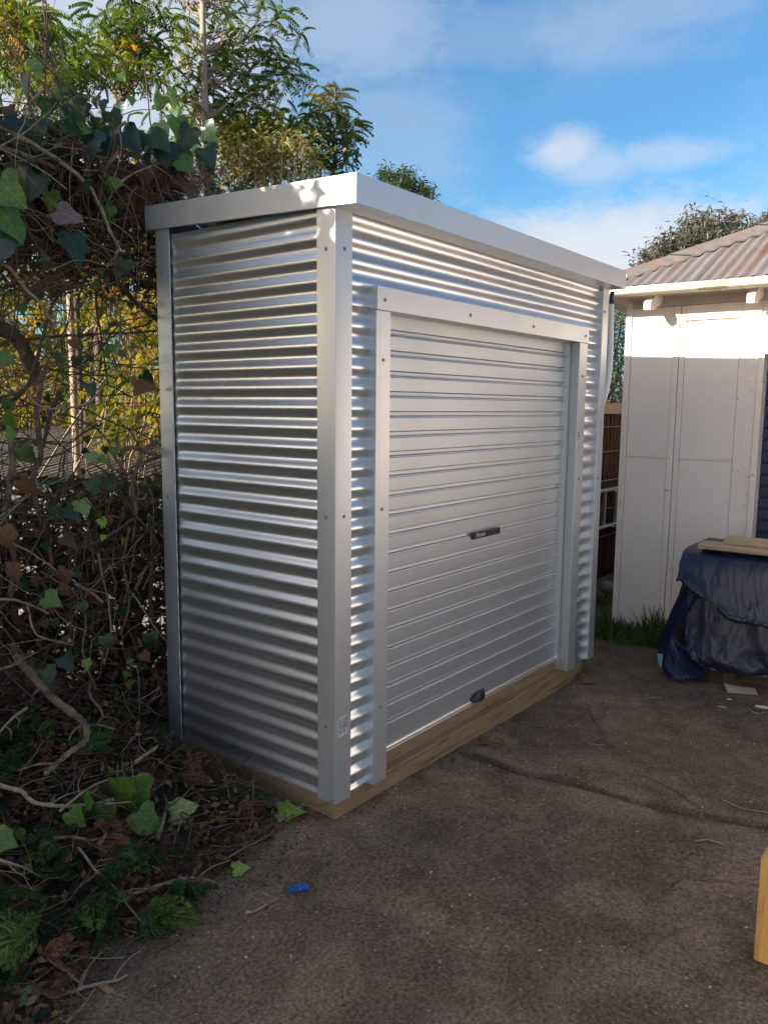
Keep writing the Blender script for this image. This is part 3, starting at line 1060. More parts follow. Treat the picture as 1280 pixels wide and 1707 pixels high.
# hip capping: folded lead-edged strips with scalloped lower edge
for k in range(5):
    m = MB()
    rows = []
    for q in np.linspace(0, 1, 13):
        s_ = 0.0 + (k + q) * RR / 5
        c = np.array(roof_pt(s_, EY - s_, 0.03 + 0.006 * (1 - q)))
        al = np.array((0.10, 0.10 * 0 + 0.0, 0.10 * TP * 0))
        wv = 0.012 * math.sin(s_ * 2 * math.pi / 0.0762)
        f1 = c + np.array((-0.0, -0.15, -0.016 + wv * 0.6))
        f0 = c + np.array((0, 0, 0.012))
        f2 = c + np.array((0.13, 0.03, -0.014))
        f1b = f1 + np.array((0, -0.004, -0.012))
        rows.append([f1b, f1, c + np.array((0, -0.02, 0.008)), f0, c + np.array((0.02, 0, 0.008)), f2])
    m.grid(np.array(rows))
    gpart(m, 'hip_capping', 'roof_cap', True, R(40))

# ------------------------------------------------------------------ gap between shed and garage
fen = empty('brushwood_fence', (5.3, 1.15, 0), 'dark brushwood fence panel under a timber rail between shed and garage', 'fence')
fen_inv = Matrix.Translation((-5.3, -1.15, 0))


def under(o, inv):
    o.matrix_parent_inverse = inv
    return o


b = MB()
b.bbox(2.6, 9.0, 1.11, 1.16, 1.54, 1.645, 0.004)
under(b.build('top_rail', 'fence_rail', fen), fen_inv)
n = 1500
x0_ = rng.uniform(2.7, 8.8, n)
P = np.zeros((n, 4, 3))
for i in range(4):
    P[:, i, 0] = x0_ + rng.normal(0, 0.012, n)
    P[:, i, 1] = 1.16 + rng.normal(0, 0.012, n)
    P[:, i, 2] = -0.05 + i * 0.53 + rng.normal(0, 0.02, n)
b = MB()
b.tubes(P, np.full((n, 4), 0.005) + rng.uniform(-0.002, 0.003, (n, 1)), 4)
b.box(2.7, 8.9, 1.185, 1.19, -0.05, 1.56)
o = under(b.build('brush_stems', 'brush', fen, fix=False), fen_inv)
o['kind'] = 'stuff'
for z in (0.35, 0.62, 0.9, 1.18, 1.42):
    b = MB()
    b.tube([(2.7, 1.122, z), (5.3, 1.124, z - 0.004), (8.9, 1.122, z)], 0.0028, 5)
    under(b.build('tie_wire', 'screw_metal', fen), fen_inv)
# clipped hedge rising behind the fence
LEAF_V = [(0, 0, 0), (0.45, 0.26, 0.05), (1, 0, 0), (0.45, -0.26, 0.05)]
LEAF_F = [(0, 2, 1), (0, 3, 2)]
hd_g = empty('clipped_hedge', (5.6, 1.9, 0), 'pale leaved clipped hedge standing above the brushwood fence', 'hedge')
n = 30000
T = np.stack([rng.uniform(3.4, 8.6, n), rng.uniform(1.32, 2.0, n), rng.uniform(0.9, 2.85, n)], -1)
b = MB()
scatter(b, LEAF_V, LEAF_F, rot_mats(rng.uniform(0, 6.28, n), rng.uniform(-0.9, 0.6, n), rng.uniform(-0.8, 0.8, n)), T, rng.uniform(0.035, 0.06, n), rng.random(n))
under(b.build('crown', 'box_leaf', hd_g, fix=False), Matrix.Translation((-5.6, -1.9, 0)))
b = MB()
P = np.stack([np.stack([T[:160, 0], rng.uniform(1.6, 2.0, 160), np.zeros(160)], -1), np.stack([T[:160, 0] + 0.05, rng.uniform(1.6, 2.0, 160), np.full(160, 1.0)], -1), T[:160]], 1)
b.tubes(P, np.tile([0.02, 0.014, 0.004], (160, 1)), 5)
under(b.build('trunk', 'bark_dark', hd_g, fix=False), Matrix.Translation((-5.6, -1.9, 0)))
# aluminium ladder hung on the fence
lad = empty('ladder', (5.4, 1.06, 0.46), 'aluminium ladder standing on its side against the brushwood fence', 'ladder')
li = Matrix.Translation((-5.4, -1.06, -0.46))
for z in (0.47, 0.82):
    b = MB()
    b.bbox(4.3, 6.6, 1.02, 1.085, z - 0.012, z + 0.012, 0.003)
    under(b.build('side_rail', 'alu', lad), li)
for x in (4.5, 4.78, 5.06, 5.34, 5.45, 5.62, 5.9, 6.18, 6.46):
    b = MB()
    b.bbox(x - 0.016, x + 0.016, 1.035, 1.07, 0.482, 0.808, 0.004)
    under(b.build('rung', 'alu', lad), li)
for z in (0.47, 0.82):
    for x in (5.22, 5.5):
        b = MB()
        b.bbox(x - 0.03, x + 0.03, 1.006, 1.0195, z - 0.02, z + 0.016, 0.003)
        under(b.build('rail_clip', 'bright_metal', lad), li)
# grey ball
bc = onp_ball = on_plane(1010, 979, 1, 0.66)
b = MB()
rows = []
for a in np.linspace(-math.pi / 2 + 0.001, math.pi / 2 - 0.001, 14):
    rows.append([(bc[0] + 0.062 * math.cos(a) * math.cos(h), bc[1] + 0.062 * math.cos(a) * math.sin(h), 0.02 + 0.058 + 0.058 * math.sin(a)) for h in np.linspace(0, 2 * math.pi, 25)])
b.grid(np.array(rows))
ball = tag(b.build('ball', 'grey_rubber', None, True), 'dull grey ball on the grass in the gap beside the garage', 'ball')

# grass along the garage wall and in the gap
n = 5200
gx = np.concatenate([rng.uniform(2.95, 3.52, n - 1600), rng.uniform(2.6, 4.4, 1600)])
gy = np.concatenate([rng.uniform(-0.30, 1.0, n - 1600), rng.uniform(0.35, 1.1, 1600)])
keep = (gx + 0.25 * gy + 0.06 * np.sin(gy * 17) > 3.06) | (gy > 0.4)
keep &= ~((gx > 3.5) & (gy < 0.33)) & (gx > 2.5)
keep &= (rng.random(len(gx)) < np.clip((gx - 2.95) * 4, 0.15, 1)) | (gy > 0.3)
gx, gy = gx[keep], gy[keep]
n = len(gx)
BL_V = [(0, -0.03, 0), (0, 0.03, 0), (0.5, 0.026, 0.06), (0.5, -0.026, 0.06), (1, 0, -0.10)]
BL_F = np.array([(0, 1, 2), (0, 2, 3), (3, 2, 4)])
b = MB()
scatter(b, BL_V, BL_F, rot_mats(rng.uniform(0, 6.28, n), rng.uniform(0.35, 1.4, n), rng.uniform(-0.5, 0.5, n)), np.stack([gx, gy, np.full(n, -0.045)], -1), rng.uniform(0.05, 0.15, n), rng.random(n))
# taller tussock at the tarp end
k = 60
c = on_plane(1098, 1030, 0, 3.46)
scatter(b, BL_V, BL_F, rot_mats(rng.uniform(0, 6.28, k), rng.uniform(0.7, 1.4, k), rng.uniform(-0.5, 0.5, k)), np.stack([rng.normal(c[0], 0.03, k), rng.normal(c[1], 0.06, k), np.full(k, -0.045)], -1), rng.uniform(0.14, 0.27, k), rng.random(k))
tag(b.build('grass', 'grass_leaf', None, fix=False), 'rough green grass along the foot of the garage wall', 'grass', kind='stuff')

# ------------------------------------------------------------------ table under the navy tarpaulin
tab = empty('table', (2.9, -1.2, 0), 'low table hidden under the navy tarpaulin, one dark leg showing', 'table')
ti = Matrix.Translation((-2.9, 1.2, 0))
b = MB()
b.bbox(2.66, 3.22, -2.3, -0.56, 0.685, 0.715, 0.004)
under(b.build('tabletop', 'dark_wood', tab), ti)
for (x, y) in ((2.72, -0.735), (3.16, -0.64), (2.70, -2.2), (3.16, -2.2)):
    b = MB()
    b.bbox(x - 0.03, x + 0.03, y - 0.03, y + 0.03, -0.06, 0.684, 0.004)
    under(b.build('leg', 'dark_wood', tab), ti)


def patch(rows, nu, nv):
    """smooth surface through rows of control points"""
    A = np.array([spline(r, nv) for r in rows])
    return np.array([spline(A[:, j], nu) for j in range(nv)]).transpose(1, 0, 2)


def fold(P, amp, f_along, seed, damp=None, cross=0.35):
    """cloth creases: ridged waves running down the drop plus small crumple"""
    nu, nv = P.shape[:2]
    du = np.gradient(P, axis=0)
    dv = np.gradient(P, axis=1)
    N = np.cross(du, dv)
    N /= np.linalg.norm(N, axis=2, keepdims=True) + 1e-9
    out = P.copy()
    for i in range(nu):
        for j in range(nv):
            x, y, z = P[i, j]
            s_ = j / (nv - 1)
            t_ = i / (nu - 1)
            q = noise.noise((s_ * f_along + 0.8 * noise.noise((s_ * 3, t_ * 2, seed)), t_ * 1.4, seed + 3.1))
            rdg = (1 - abs(q) * 2.2)
            q2 = noise.noise((s_ * f_along * 2.1 + t_ * 2.0, t_ * 3.5 - s_ * 2, seed + 9))
            r2 = 1 - abs(q2) * 2.4
            q3 = noise.noise((s_ * 22 + t_ * 9, t_ * 16, seed + 4))
            a = amp * (0.3 + 0.9 * t_) if damp is None else amp * damp(t_, s_)
            q4 = noise.noise((s_ * f_along * 3.3 - t_ * 5.0, t_ * 6.0 + s_ * 4, seed + 21))
            r4 = max(0.0, 1 - abs(q4) * 5.5)
            out[i, j] += N[i, j] * a * (rdg * 0.75 + r2 * cross + q3 * 0.06 + r4 * 0.22)
    return out


tarp = empty('tarpaulin', (2.7, -0.9, 0), 'creased navy blue tarpaulin draped over a low table by the garage', 'tarpaulin')
tpi = Matrix.Translation((-2.7, 0.9, 0))
# inner hanging layer (darker), front face running away to the right, hem off the ground
ys_ = [-0.50, -0.56, -0.75, -1.0, -1.4, -1.9, -2.4]
rows = [[(2.66, y, 0.70 - 0.0 * y) for y in ys_],
        [(2.625, y, 0.48) for y in ys_],
        [(2.60 + 0.02 * math.sin(y * 9), y, 0.27) for y in ys_],
        [(2.585 + 0.025 * math.sin(y * 11), y - 0.012, 0.125 + 0.04 * (y > -0.53) + 0.02 * (y > -0.6)) for y in ys_],
        [(2.60 + 0.015 * math.sin(y * 13), y - 0.02, 0.085 + 0.055 * (y > -0.53) + 0.03 * (y > -0.6)) for y in ys_]]
P = fold(patch(rows, 44, 160), 0.024, 7, 2.0)
b = MB()
b.grid(P)
under(b.build('inner_layer', 'tarp_dark', tarp, True, fix=False), tpi)
# outer layer: over the top and hanging part way down the front in a swagged hem
ys_ = [-0.44, -0.50, -0.60, -0.75, -0.90, -1.1, -1.5, -2.4]
hem = [0.60, 0.56, 0.50, 0.41, 0.40, 0.37, 0.36, 0.36]
rows = [[(3.27, y + 0.02, 0.745) for y in ys_],
        [(2.95, y, 0.755) for y in ys_],
        [(2.72, y, 0.75) for y in ys_],
        [(2.645, y, 0.70) for y in ys_],
        [(2.60, y, 0.70 * 0.5 + h * 0.5) for y, h in zip(ys_, hem)],
        [(2.565, y - 0.01, h + 0.03) for y, h in zip(ys_, hem)],
        [(2.555, y - 0.015, h) for y, h in zip(ys_, hem)],
        [(2.585, y - 0.015, h + 0.015) for y, h in zip(ys_, hem)]]
P = fold(patch(rows, 80, 180), 0.026, 8, 5.0, damp=lambda t_, s_: 0.12 + 1.1 * max(0, t_ - 0.28))
b = MB()
b.grid(P)
under(b.build('outer_layer', 'tarp_blue', tarp, True, fix=False), tpi)
# bunched corner roll and the wing that falls outward to the ground
cpx = lambda px, py, x: tuple(on_plane(px, py, 0, x))
rows = [[cpx(1163, 921, 2.70), cpx(1152, 926, 2.72), cpx(1149, 938, 2.74), cpx(1150, 950, 2.80)],
        [cpx(1170, 950, 2.60), cpx(1160, 956, 2.60), cpx(1147, 960, 2.66), cpx(1143, 962, 2.76)],
        [cpx(1166, 985, 2.60), cpx(1160, 990, 2.585), cpx(1143, 985, 2.66), cpx(1132, 985, 2.76)],
        [cpx(1150, 1010, 2.62), cpx(1143, 1025, 2.60), cpx(1128, 1020, 2.66), cpx(1115, 1022, 2.76)],
        [cpx(1126, 1060, 2.64), cpx(1117, 1062, 2.62), cpx(1107, 1060, 2.68), cpx(1098, 1062, 2.76)],
        [cpx(1150, 1085, 2.66), cpx(1125, 1095, 2.58), cpx(1104, 1090, 2.62), cpx(1094, 1082, 2.72)],
        [cpx(1175, 1118, 2.62), cpx(1140, 1120, 2.52), cpx(1108, 1112, 2.53), cpx(1097, 1103, 2.62)],
        [cpx(1180, 1128, 2.60), cpx(1145, 1130, 2.50), cpx(1118, 1132, 2.49), cpx(1104, 1122, 2.57)]]
P = fold(patch(rows, 60, 44), 0.014, 7, 11.0, damp=lambda t_, s_: 0.8)
b = MB()
b.grid(P)
under(b.build('corner_flap', 'tarp_blue', tarp, True, fix=False), tpi)
rows = [[cpx(1152, 930, 2.78), cpx(1180, 935, 3.1), cpx(1190, 930, 3.3)],
        [cpx(1130, 990, 2.80), cpx(1150, 990, 3.1), cpx(1165, 985, 3.3)],
        [cpx(1098, 1070, 2.79), cpx(1135, 1060, 3.1), cpx(1150, 1050, 3.3)],
        [cpx(1106, 1120, 2.60), cpx(1140, 1100, 2.95), cpx(1160, 1090, 3.2)]]
b = MB()
b.grid(fold(patch(rows, 30, 24), 0.012, 5, 15.0))
under(b.build('end_flap', 'tarp_dark', tarp, True, fix=False), tpi)
b = MB()
P = np.array([cpx(1096, 1088, 2.615), cpx(1106, 1089, 2.575), cpx(1104, 1112, 2.535), cpx(1099, 1106, 2.575)])
b.add(P - np.array((0.02, 0, 0)), [(0, 1, 2, 3)])
under(b.build('corner_tag', 'tarp_tag', tarp), tpi)
# planks lying on it
for (nm, x0_, x1_, y0_, y1_, z0_, z1_, lab, ang) in (
        ('plank', 2.66, 2.80, -2.5, -0.525, 0.770, 0.803, 'lower long pine plank lying on the navy tarpaulin', 0),
        ('plank', 2.72, 2.80, -2.5, -0.655, 0.8035, 0.848, 'shorter thick timber block resting on top of the lower plank', 0)):
    b = MB()
    b.bbox(x0_, x1_, y0_, y1_, z0_, z1_, 0.004)
    tag(b.build(nm, 'pine_grey'), lab, 'plank')
# short bright timber post at the right edge
b = MB()
pc = on_plane(1263, 1600, 2, 0.0)
pc = pc - RT * 0.018
b.bbox(pc[0] + 0.012, pc[0] + 0.102, pc[1] - 0.090, pc[1] - 0.0, -0.03, 0.315, 0.004)
post = tag(b.build('timber_post', 'pine_yellow'), 'short yellow pine post at the right edge of the concrete', 'post')

# ------------------------------------------------------------------ plants: templates
def feather_template(npair=8, sag=0.72, lw=0.105, ll=0.25):
    """pinnate leaf of length 1 arching over and hanging down"""
    V, F = [], []
    for i in range(npair):
        s_ = 0.16 + 0.84 * (i + 0.5) / npair
        bx, bz = s_ * 0.9, 0.22 * s_ - sag * s_ * s_
        L = ll * (1.0 - 0.45 * abs(s_ - 0.5))
        for sd in (-1, 1):
            d = np.array((0.40, sd * 0.62, -0.68))
            d /= np.linalg.norm(d)
            p = np.array((bx, 0, bz))
            sidev = np.array((0.85, -sd * 0.15, 0.35)) * lw * 0.5
            n0 = len(V)
            V += [p, p + d * L * 0.45 + sidev, p + d * L, p + d * L * 0.45 - sidev]
            F += [(n0, n0 + 1, n0 + 2), (n0, n0 + 2, n0 + 3)]
    # rachis
    for i in range(3):
        a, c = i / 3, (i + 1) / 3
        n0 = len(V)
        V += [np.array((a * 0.9, 0.006, 0.22 * a - sag * a * a)), np.array((a * 0.9, -0.006, 0.22 * a - sag * a * a)), np.array((c * 0.9, 0, 0.22 * c - sag * c * c))]
        F += [(n0, n0 + 1, n0 + 2)]
    return np.array(V), np.array(F)


FE_V, FE_F = feather_template()


def spray_template(nb=11):
    """flat scaly cypress spray of length 1"""
    V, F = [], []

    def quad(p, d, L, wd):
        s_ = np.cross(d, (0, 0, 1.0))
        s_ = s_ / (np.linalg.norm(s_) + 1e-9) * wd
        n0 = len(V)
        V.extend([p, p + d * L * 0.5 + s_, p + d * L, p + d * L * 0.5 - s_])
        F.extend([(n0, n0 + 1, n0 + 2), (n0, n0 + 2, n0 + 3)])
    quad(np.zeros(3), np.array((1.0, 0, 0)), 1.0, 0.012)
    for i in range(nb):
        s_ = 0.08 + 0.88 * i / nb
        L = 0.42 * (1 - s_) ** 0.7 + 0.06
        for sd in (-1, 1):
            a = 0.75 * sd
            d = np.array((math.cos(a), math.sin(a), -0.12))
            p = np.array((s_, 0, -0.18 * s_ * s_))
            quad(p, d, L, 0.013)
            for k in range(1, 4):
                q = p + d * L * k / 4
                for s2 in (-1, 1):
                    a2 = a + s2 * 0.6
                    quad(q, np.array((math.cos(a2), math.sin(a2), -0.16)), L * 0.36 * (1.1 - k / 4), 0.011)
    return np.array(V), np.array(F)


SP_V, SP_F = spray_template()


def tuft_crown(mb, tips, n_leaf, size, tint, spread=0.05):
    """tips: (n,3); every tip carries a whorl of hanging pinnate leaves"""
    for p, tn in zip(tips, tint):
        az = rng.uniform(0, 6.28) + np.arange(n_leaf) * 2.4 + rng.normal(0, 0.3, n_leaf)
        el = rng.uniform(-0.75, 0.55, n_leaf)
        T = p + rng.normal(0, spread, (n_leaf, 3))
        scatter(mb, FE_V, FE_F, rot_mats(az, el, rng.normal(0, 0.45, n_leaf)), T, 0.80 * size * rng.uniform(0.65, 1.15, n_leaf), np.clip(tn + rng.normal(0, 0.13, n_leaf), 0, 1))


def limb(mb, a, c, r0, r1, wig=0.05, sides=6, n=8):
    t = np.linspace(0, 1, n)[:, None]
    P = np.asarray(a) * (1 - t) + np.asarray(c) * t
    P[1:-1] += rng.normal(0, wig, (n - 2, 3)) * np.sin(t[1:-1] * math.pi)
    mb.tube(spline(P, n * 2), np.linspace(r0, r1, n * 2), sides, cap=False)


def feather_tree(name, label, base, trunk_pts, r0, crown_px, depth, n_leaf=9, size=0.36, jitter=0.35, bark='bark_pale', extra=3, leafmat='feather_leaf', group=None):
    t = empty(name, tuple(base), label, 'tree', group)
    inv = Matrix.Translation(tuple(-np.asarray(base)))
    mb = MB()
    tp = spline(trunk_pts, 24)
    mb.tube(tp, np.linspace(r0, r0 * 0.45, 24), 9)
    cr = MB()
    for (px, py, tint) in crown_px:
        tips, tints = [], []
        for k in range(extra):
            d = depth + rng.uniform(-jitter, jitter)
            tips.append(at_depth(px + rng.normal(0, 13), py + rng.normal(0, 11), d))
            tints.append(tint)
        j = int(np.argmin(np.linalg.norm(tp - (tips[0] - np.array((0, 0, 0.35))), axis=1)))
        for p in tips:
            limb(mb, tp[j], p, 0.010, 0.003, 0.04, 5)
        tuft_crown(cr, tips, n_leaf, size, tints)
    under(mb.build('trunk', bark, t, True, fix=False), inv)
    under(cr.build('crown', leafmat, t, fix=False), inv)
    return t


# tall slim tree with the bare pale trunk
tb = at_depth(343, 232, 7.0)
feather_tree('feathery_tree', 'tall slim tree with a bare pale trunk above the shed roof', (tb[0], tb[1], 0),
             [(tb[0] - 0.02, tb[1], -0.1), (tb[0], tb[1], 1.8), tuple(tb), tuple(at_depth(341, 120, 7.0)), tuple(at_depth(338, -10, 7.0)), tuple(at_depth(342, -160, 7.0))], 0.042,
             [(300, 15, .45), (322, 60, .6), (298, 85, .75), (375, 15, .3), (415, 5, .3), (450, 35, .25), (385, 55, .35), (425, 75, .3), (475, 80, .25), (400, 105, .35), (445, 110, .25),
              (490, 112, .2), (362, 100, .4), (316, 140, .4), (305, 170, .45), (325, 190, .5), (370, 150, .4), (415, 145, .35), (448, 138, .25), (474, 124, .2), (372, 178, .5), (330, 100, .5), (345, -40, .4), (420, -40, .3), (290, -30, .5), (390, 215, .7), (350, 180, .6)],
             7.35, 9, 0.25)
# leaning multi-stem trees further left
tb = at_depth(150, 300, 6.6)
feather_tree('feathery_tree', 'many-stemmed tree with yellowing tufts, second from the left edge', (tb[0], tb[1], 0),
             [(tb[0], tb[1], -0.1), tuple(at_depth(160, 300, 6.6)), tuple(at_depth(190, 190, 6.6)), tuple(at_depth(212, 150, 6.6)), tuple(at_depth(225, 70, 6.6)), tuple(at_depth(215, -20, 6.6))], 0.035,
             [(172, 12, .35), (195, 40, .45), (215, 10, .3), (238, 25, .25), (248, 52, .3), (222, 55, .4), (180, 55, .55), (200, 82, .85), (222, 88, .85), (200, 108, .97), (252, 85, .45), (245, 112, .55), (258, 105, .5), (190, -30, .35), (240, -30, .3)],
             6.6, 8, 0.25, extra=3, bark='bark_dark')
tb = at_depth(120, 320, 6.0)
feather_tree('feathery_tree', 'low dark green tree between two taller stems above the ivy', (tb[0], tb[1], 0),
             [(tb[0], tb[1], -0.1), tuple(tb), tuple(at_depth(112, 180, 6.0)), tuple(at_depth(118, 90, 6.0))], 0.03,
             [(112, 52, .3), (128, 70, .35), (148, 85, .4), (165, 100, .5), (105, 105, .6), (125, 118, .45), (148, 115, .4), (95, 125, .6), (170, 118, .5), (112, 135, .5)],
             6.0, 7, 0.24, extra=3, bark='bark_dark')
tb = at_depth(110, 330, 5.2)
feather_tree('feathery_tree', 'leaning yellow-leaved tree at the left edge of the sky', (tb[0], tb[1], 0),
             [(tb[0], tb[1], -0.1), tuple(tb), tuple(at_depth(95, 140, 5.2)), tuple(at_depth(60, 50, 5.2)), tuple(at_depth(45, -20, 5.2))], 0.026,
             [(12, 22, .8), (35, 15, .7), (55, 28, .6), (75, 35, .45), (8, 45, .9), (30, 42, .8), (5, 60, .97), (20, 80, .3), (85, 45, .4), (15, 5, .7), (62, 5, .6), (-20, 30, .7), (-10, 90, .4), (30, 110, .25), (10, 125, .3), (70, 120, .6), (55, 150, .5)],
             5.2, 7, 0.23, extra=3)
tb = at_depth(556, 300, 8.0)
feather_tree('feathery_tree', 'small sapling with orange tips beside the shed roof corner', (tb[0], tb[1], 0),
             [(tb[0], tb[1], -0.1), tuple(tb), tuple(at_depth(572, 240, 8.0)), tuple(at_depth(562, 190, 8.0)), tuple(at_depth(560, 148, 8.0))], 0.02,
             [(552, 158, .93), (570, 165, .9), (545, 180, .7), (575, 190, .5), (560, 205, .4), (540, 215, .35), (582, 225, .3), (575, 245, .3), (552, 240, .3), (530, 235, .3), (515, 205, .25), (498, 195, .25), (508, 225, .3), (488, 215, .35), (540, 262, .35), (562, 262, .3)],
             8.0, 10, 0.27, extra=2, bark='bark_dark')
tb = at_depth(430, 320, 7.4)
feather_tree('feathery_tree', 'bright yellow-green bush right of the pale trunk', (tb[0], tb[1], 0),
             [(tb[0], tb[1], -0.1), tuple(tb), tuple(at_depth(430, 240, 7.4))], 0.03,
             [(400, 190, .72), (420, 185, .72), (445, 190, .7), (465, 205, .6), (395, 215, .78), (425, 212, .7), (455, 222, .6), (480, 225, .5), (385, 240, .8), (410, 235, .7), (440, 240, .65), (370, 260, .75), (480, 245, .4), (340, 240, .6), (310, 215, .6), (365, 225, .7)],
             7.4, 8, 0.26, extra=3, bark='bark_dark')
# pale seeding shrub below it
tb = at_depth(455, 330, 6.4)
t = empty('seeding_shrub', (tb[0], tb[1], 0), 'tawny shrub covered in dry seed heads behind the shed fascia', 'shrub')
inv = Matrix.Translation((-tb[0], -tb[1], 0))
mb, cr = MB(), MB()
for k in range(70):
    p = at_depth(rng.uniform(385, 530), rng.uniform(235, 300), 6.4 + rng.uniform(-0.4, 0.4))
    limb(mb, (tb[0] + rng.normal(0, 0.15), tb[1] + rng.normal(0, 0.15), 0.0), p, 0.008, 0.003, 0.05, 4)
    m_ = 26
    scatter(cr, LEAF_V, LEAF_F, rot_mats(rng.uniform(0, 6.28, m_), rng.uniform(-1.0, 0.9, m_), rng.uniform(-1, 1, m_)), p + rng.normal(0, 0.085, (m_, 3)), rng.uniform(0.035, 0.07, m_), rng.random(m_))
    # drooping catkin heads
    for q in range(2):
        a = rng.uniform(0, 6.28)
        c0 = p + rng.normal(0, 0.07, 3)
        dx, dy = math.cos(a), math.sin(a)
        V_, F_ = tube_arrays(np.array([[c0 + np.array((dx * 0.03 * j, dy * 0.03 * j, 0.035 * j - 0.016 * j * j)) for j in range(4)]]), np.array([[0.004, 0.009, 0.008, 0.003]]), 5)
        cr.add(V_, F_, 0.95)
under(mb.build('trunk', 'bark_pale', t, fix=False), inv)
under(cr.build('crown', 'seed_leaf', t, fix=False), inv)
# distant treetop over the shed roof
def gum(name, label, px, py, depth, blobs, leafmat='gum_leaf', ls=1.0):
    tb = at_depth(px, py + 150, depth)
    t = empty(name, (tb[0], tb[1], 0), label, 'tree')
    inv = Matrix.Translation((-tb[0], -tb[1], 0))
    mb, cr = MB(), MB()
    top = at_depth(px, py, depth)
    mb.tube(spline([(tb[0], tb[1], -0.1), (tb[0] + 0.1, tb[1], 2.5), tuple(top)], 14), np.linspace(0.16, 0.04, 14), 8)
    for (bx, by, rw) in blobs:
        for k in range(max(2, int(9 * rw / 20))):
            p = at_depth(bx + rng.normal(0, rw * 0.5), by + rng.normal(0, rw * 0.36), depth + rng.normal(0, 0.5))
            limb(mb, top - np.array((0, 0, 0.9)), p, 0.02, 0.006, 0.1, 4)
            m_ = 60
            scatter(cr, [(0, 0, 0), (0.5, 0.11, 0.0), (1, 0, -0.1), (0.5, -0.11, 0)], LEAF_F, rot_mats(rng.uniform(0, 6.28, m_), rng.uniform(-1.3, 0.4, m_), rng.uniform(-1, 1, m_)), p + rng.normal(0, 0.11 * ls, (m_, 3)), ls * rng.uniform(0.09, 0.17, m_), rng.random(m_))
    under(mb.build('trunk', 'bark_dark', t, True, fix=False), inv)
    under(cr.build('crown', leafmat, t, fix=False), inv)


gum('treetop', 'dark treetop just clearing the front fascia of the shed', 672, 318, 10.0,
    [(645, 296, 9), (660, 300, 9), (640, 288, 5), (680, 295, 9), (690, 305, 9), (703, 316, 9), (715, 324, 7), (672, 308, 10)], 'dark_leaf', 0.55)
gum('gum_tree', 'grey-leaved gum tree rising behind the garage roof', 1165, 400, 13.0,
    [(1110, 420, 22), (1130, 405, 26), (1160, 400, 30), (1190, 398, 28), (1215, 390, 26), (1168, 372, 16), (1215, 370, 14), (1085, 434, 14), (1145, 430, 30), (1195, 420, 30), (1235, 405, 20)])
gum('gum_tree', 'second grey gum crown at the right edge behind the garage roof', 1275, 385, 15.0,
    [(1258, 385, 16), (1275, 375, 18), (1300, 378, 26), (1330, 370, 26), (1270, 395, 20)])

# ------------------------------------------------------------------ neighbour's yard seen through the hedge
ns = empty('neighbour_shed', (1.3, 4.5, 0), 'low grey shed with a weathered corrugated roof beyond the hedge', 'shed')
ni = Matrix.Translation((-1.3, -4.5, 0))
NA, NB, NC_, ND = [at_depth(*p) for p in ((15, 800, 5.6), (168, 800, 5.3), (192, 704, 7.4), (20, 704, 7.7))]
ez = (NA[2] + NB[2]) / 2
uN = (NB - NA) * np.array((1, 1, 0))
lenN = np.linalg.norm(uN)
uN /= lenN
vN = np.array((-uN[1], uN[0], 0))
dpN = 2.3
rz = 1.43
b = MB()
uu = np.arange(-1.6, lenN + 0.25, 0.0762 / 8)
ss = np.linspace(0, 1, 5)
Pn = np.array([[NA * np.array((1, 1, 0)) + uN * u_ + vN * dpN * s_ + np.array((0, 0, ez + (rz - ez) * s_ + 0.011 * math.sin(u_ * 2 * math.pi / 0.0762))) for s_ in ss] for u_ in uu])
b.grid(Pn)
under(b.build('roof_sheet', 'shed_roof', ns, True, fix=False), ni)


def nbox(mb, u0, u1, v0, v1, z0, z1):
    V = [NA * np.array((1, 1, 0)) + uN * u_ + vN * v_ + np.array((0, 0, z_)) for z_ in (z0, z1) for v_ in (v0, v1) for u_ in (u0, u1)]
    mb.add(V, [(0, 2, 3, 1), (4, 5, 7, 6), (0, 1, 5, 4), (2, 6, 7, 3), (0, 4, 6, 2), (1, 3, 7, 5)])
    return mb


under(nbox(MB(), -1.6, lenN + 0.25, 0.02, 0.04, ez - 0.085, ez - 0.03).build('fascia_board', 'shaded_grey_paint', ns), ni)
under(nbox(MB(), -1.6, lenN + 0.25, dpN, dpN + 0.05, rz - 0.02, rz + 0.03).build('ridge_cap', 'shed_roof', ns), ni)
for k in range(17):
    u0 = -1.5 + k * 0.19
    under(nbox(MB(), u0, u0 + 0.172, 0.14 + 0.008 * (k % 2), 0.165 + 0.008 * (k % 2), -0.1, ez - 0.10).build('wall_board', 'shaded_grey_paint', ns), ni)
under(nbox(MB(), -1.5, lenN + 0.2, 0.18, 0.2, -0.1, ez - 0.10).build('wall_lining', 'dark_wood', ns), ni)
# sunlit yellow thicket behind the hedge
tb = at_depth(130, 760, 6.4)
t = empty('yellow_shrub', (tb[0], tb[1], 0), 'sunlit yellow-green shrub glowing through the bare hedge twigs', 'shrub')
inv = Matrix.Translation((-tb[0], -tb[1], 0))
mb, cr = MB(), MB()
tips, tints = [], []
for k in range(420):
    px, py = rng.uniform(-90, 330), rng.uniform(310, 712)
    d = rng.uniform(7.5, 9.4) if px < 185 + rng.normal(0, 15) else rng.uniform(5.0, 7.4)
    p = at_depth(px, py, d)
    tips.append(p)
    tints.append(np.clip(0.5 + 0.22 * math.sin(px * 0.03) + rng.normal(0, 0.2), 0, 1))
tuft_crown(cr, tips, 6, 0.36, tints, 0.09)
for p in tips[:150]:
    limb(mb, (p[0] + rng.normal(0, 0.3), p[1] + abs(rng.normal(0, 0.3)), -0.05), p, 0.012, 0.004, 0.07, 4, 6)
under(mb.build('trunk', 'bark_pale', t, fix=False), inv)
under(cr.build('crown', 'yellow_leaf', t, fix=False), inv)
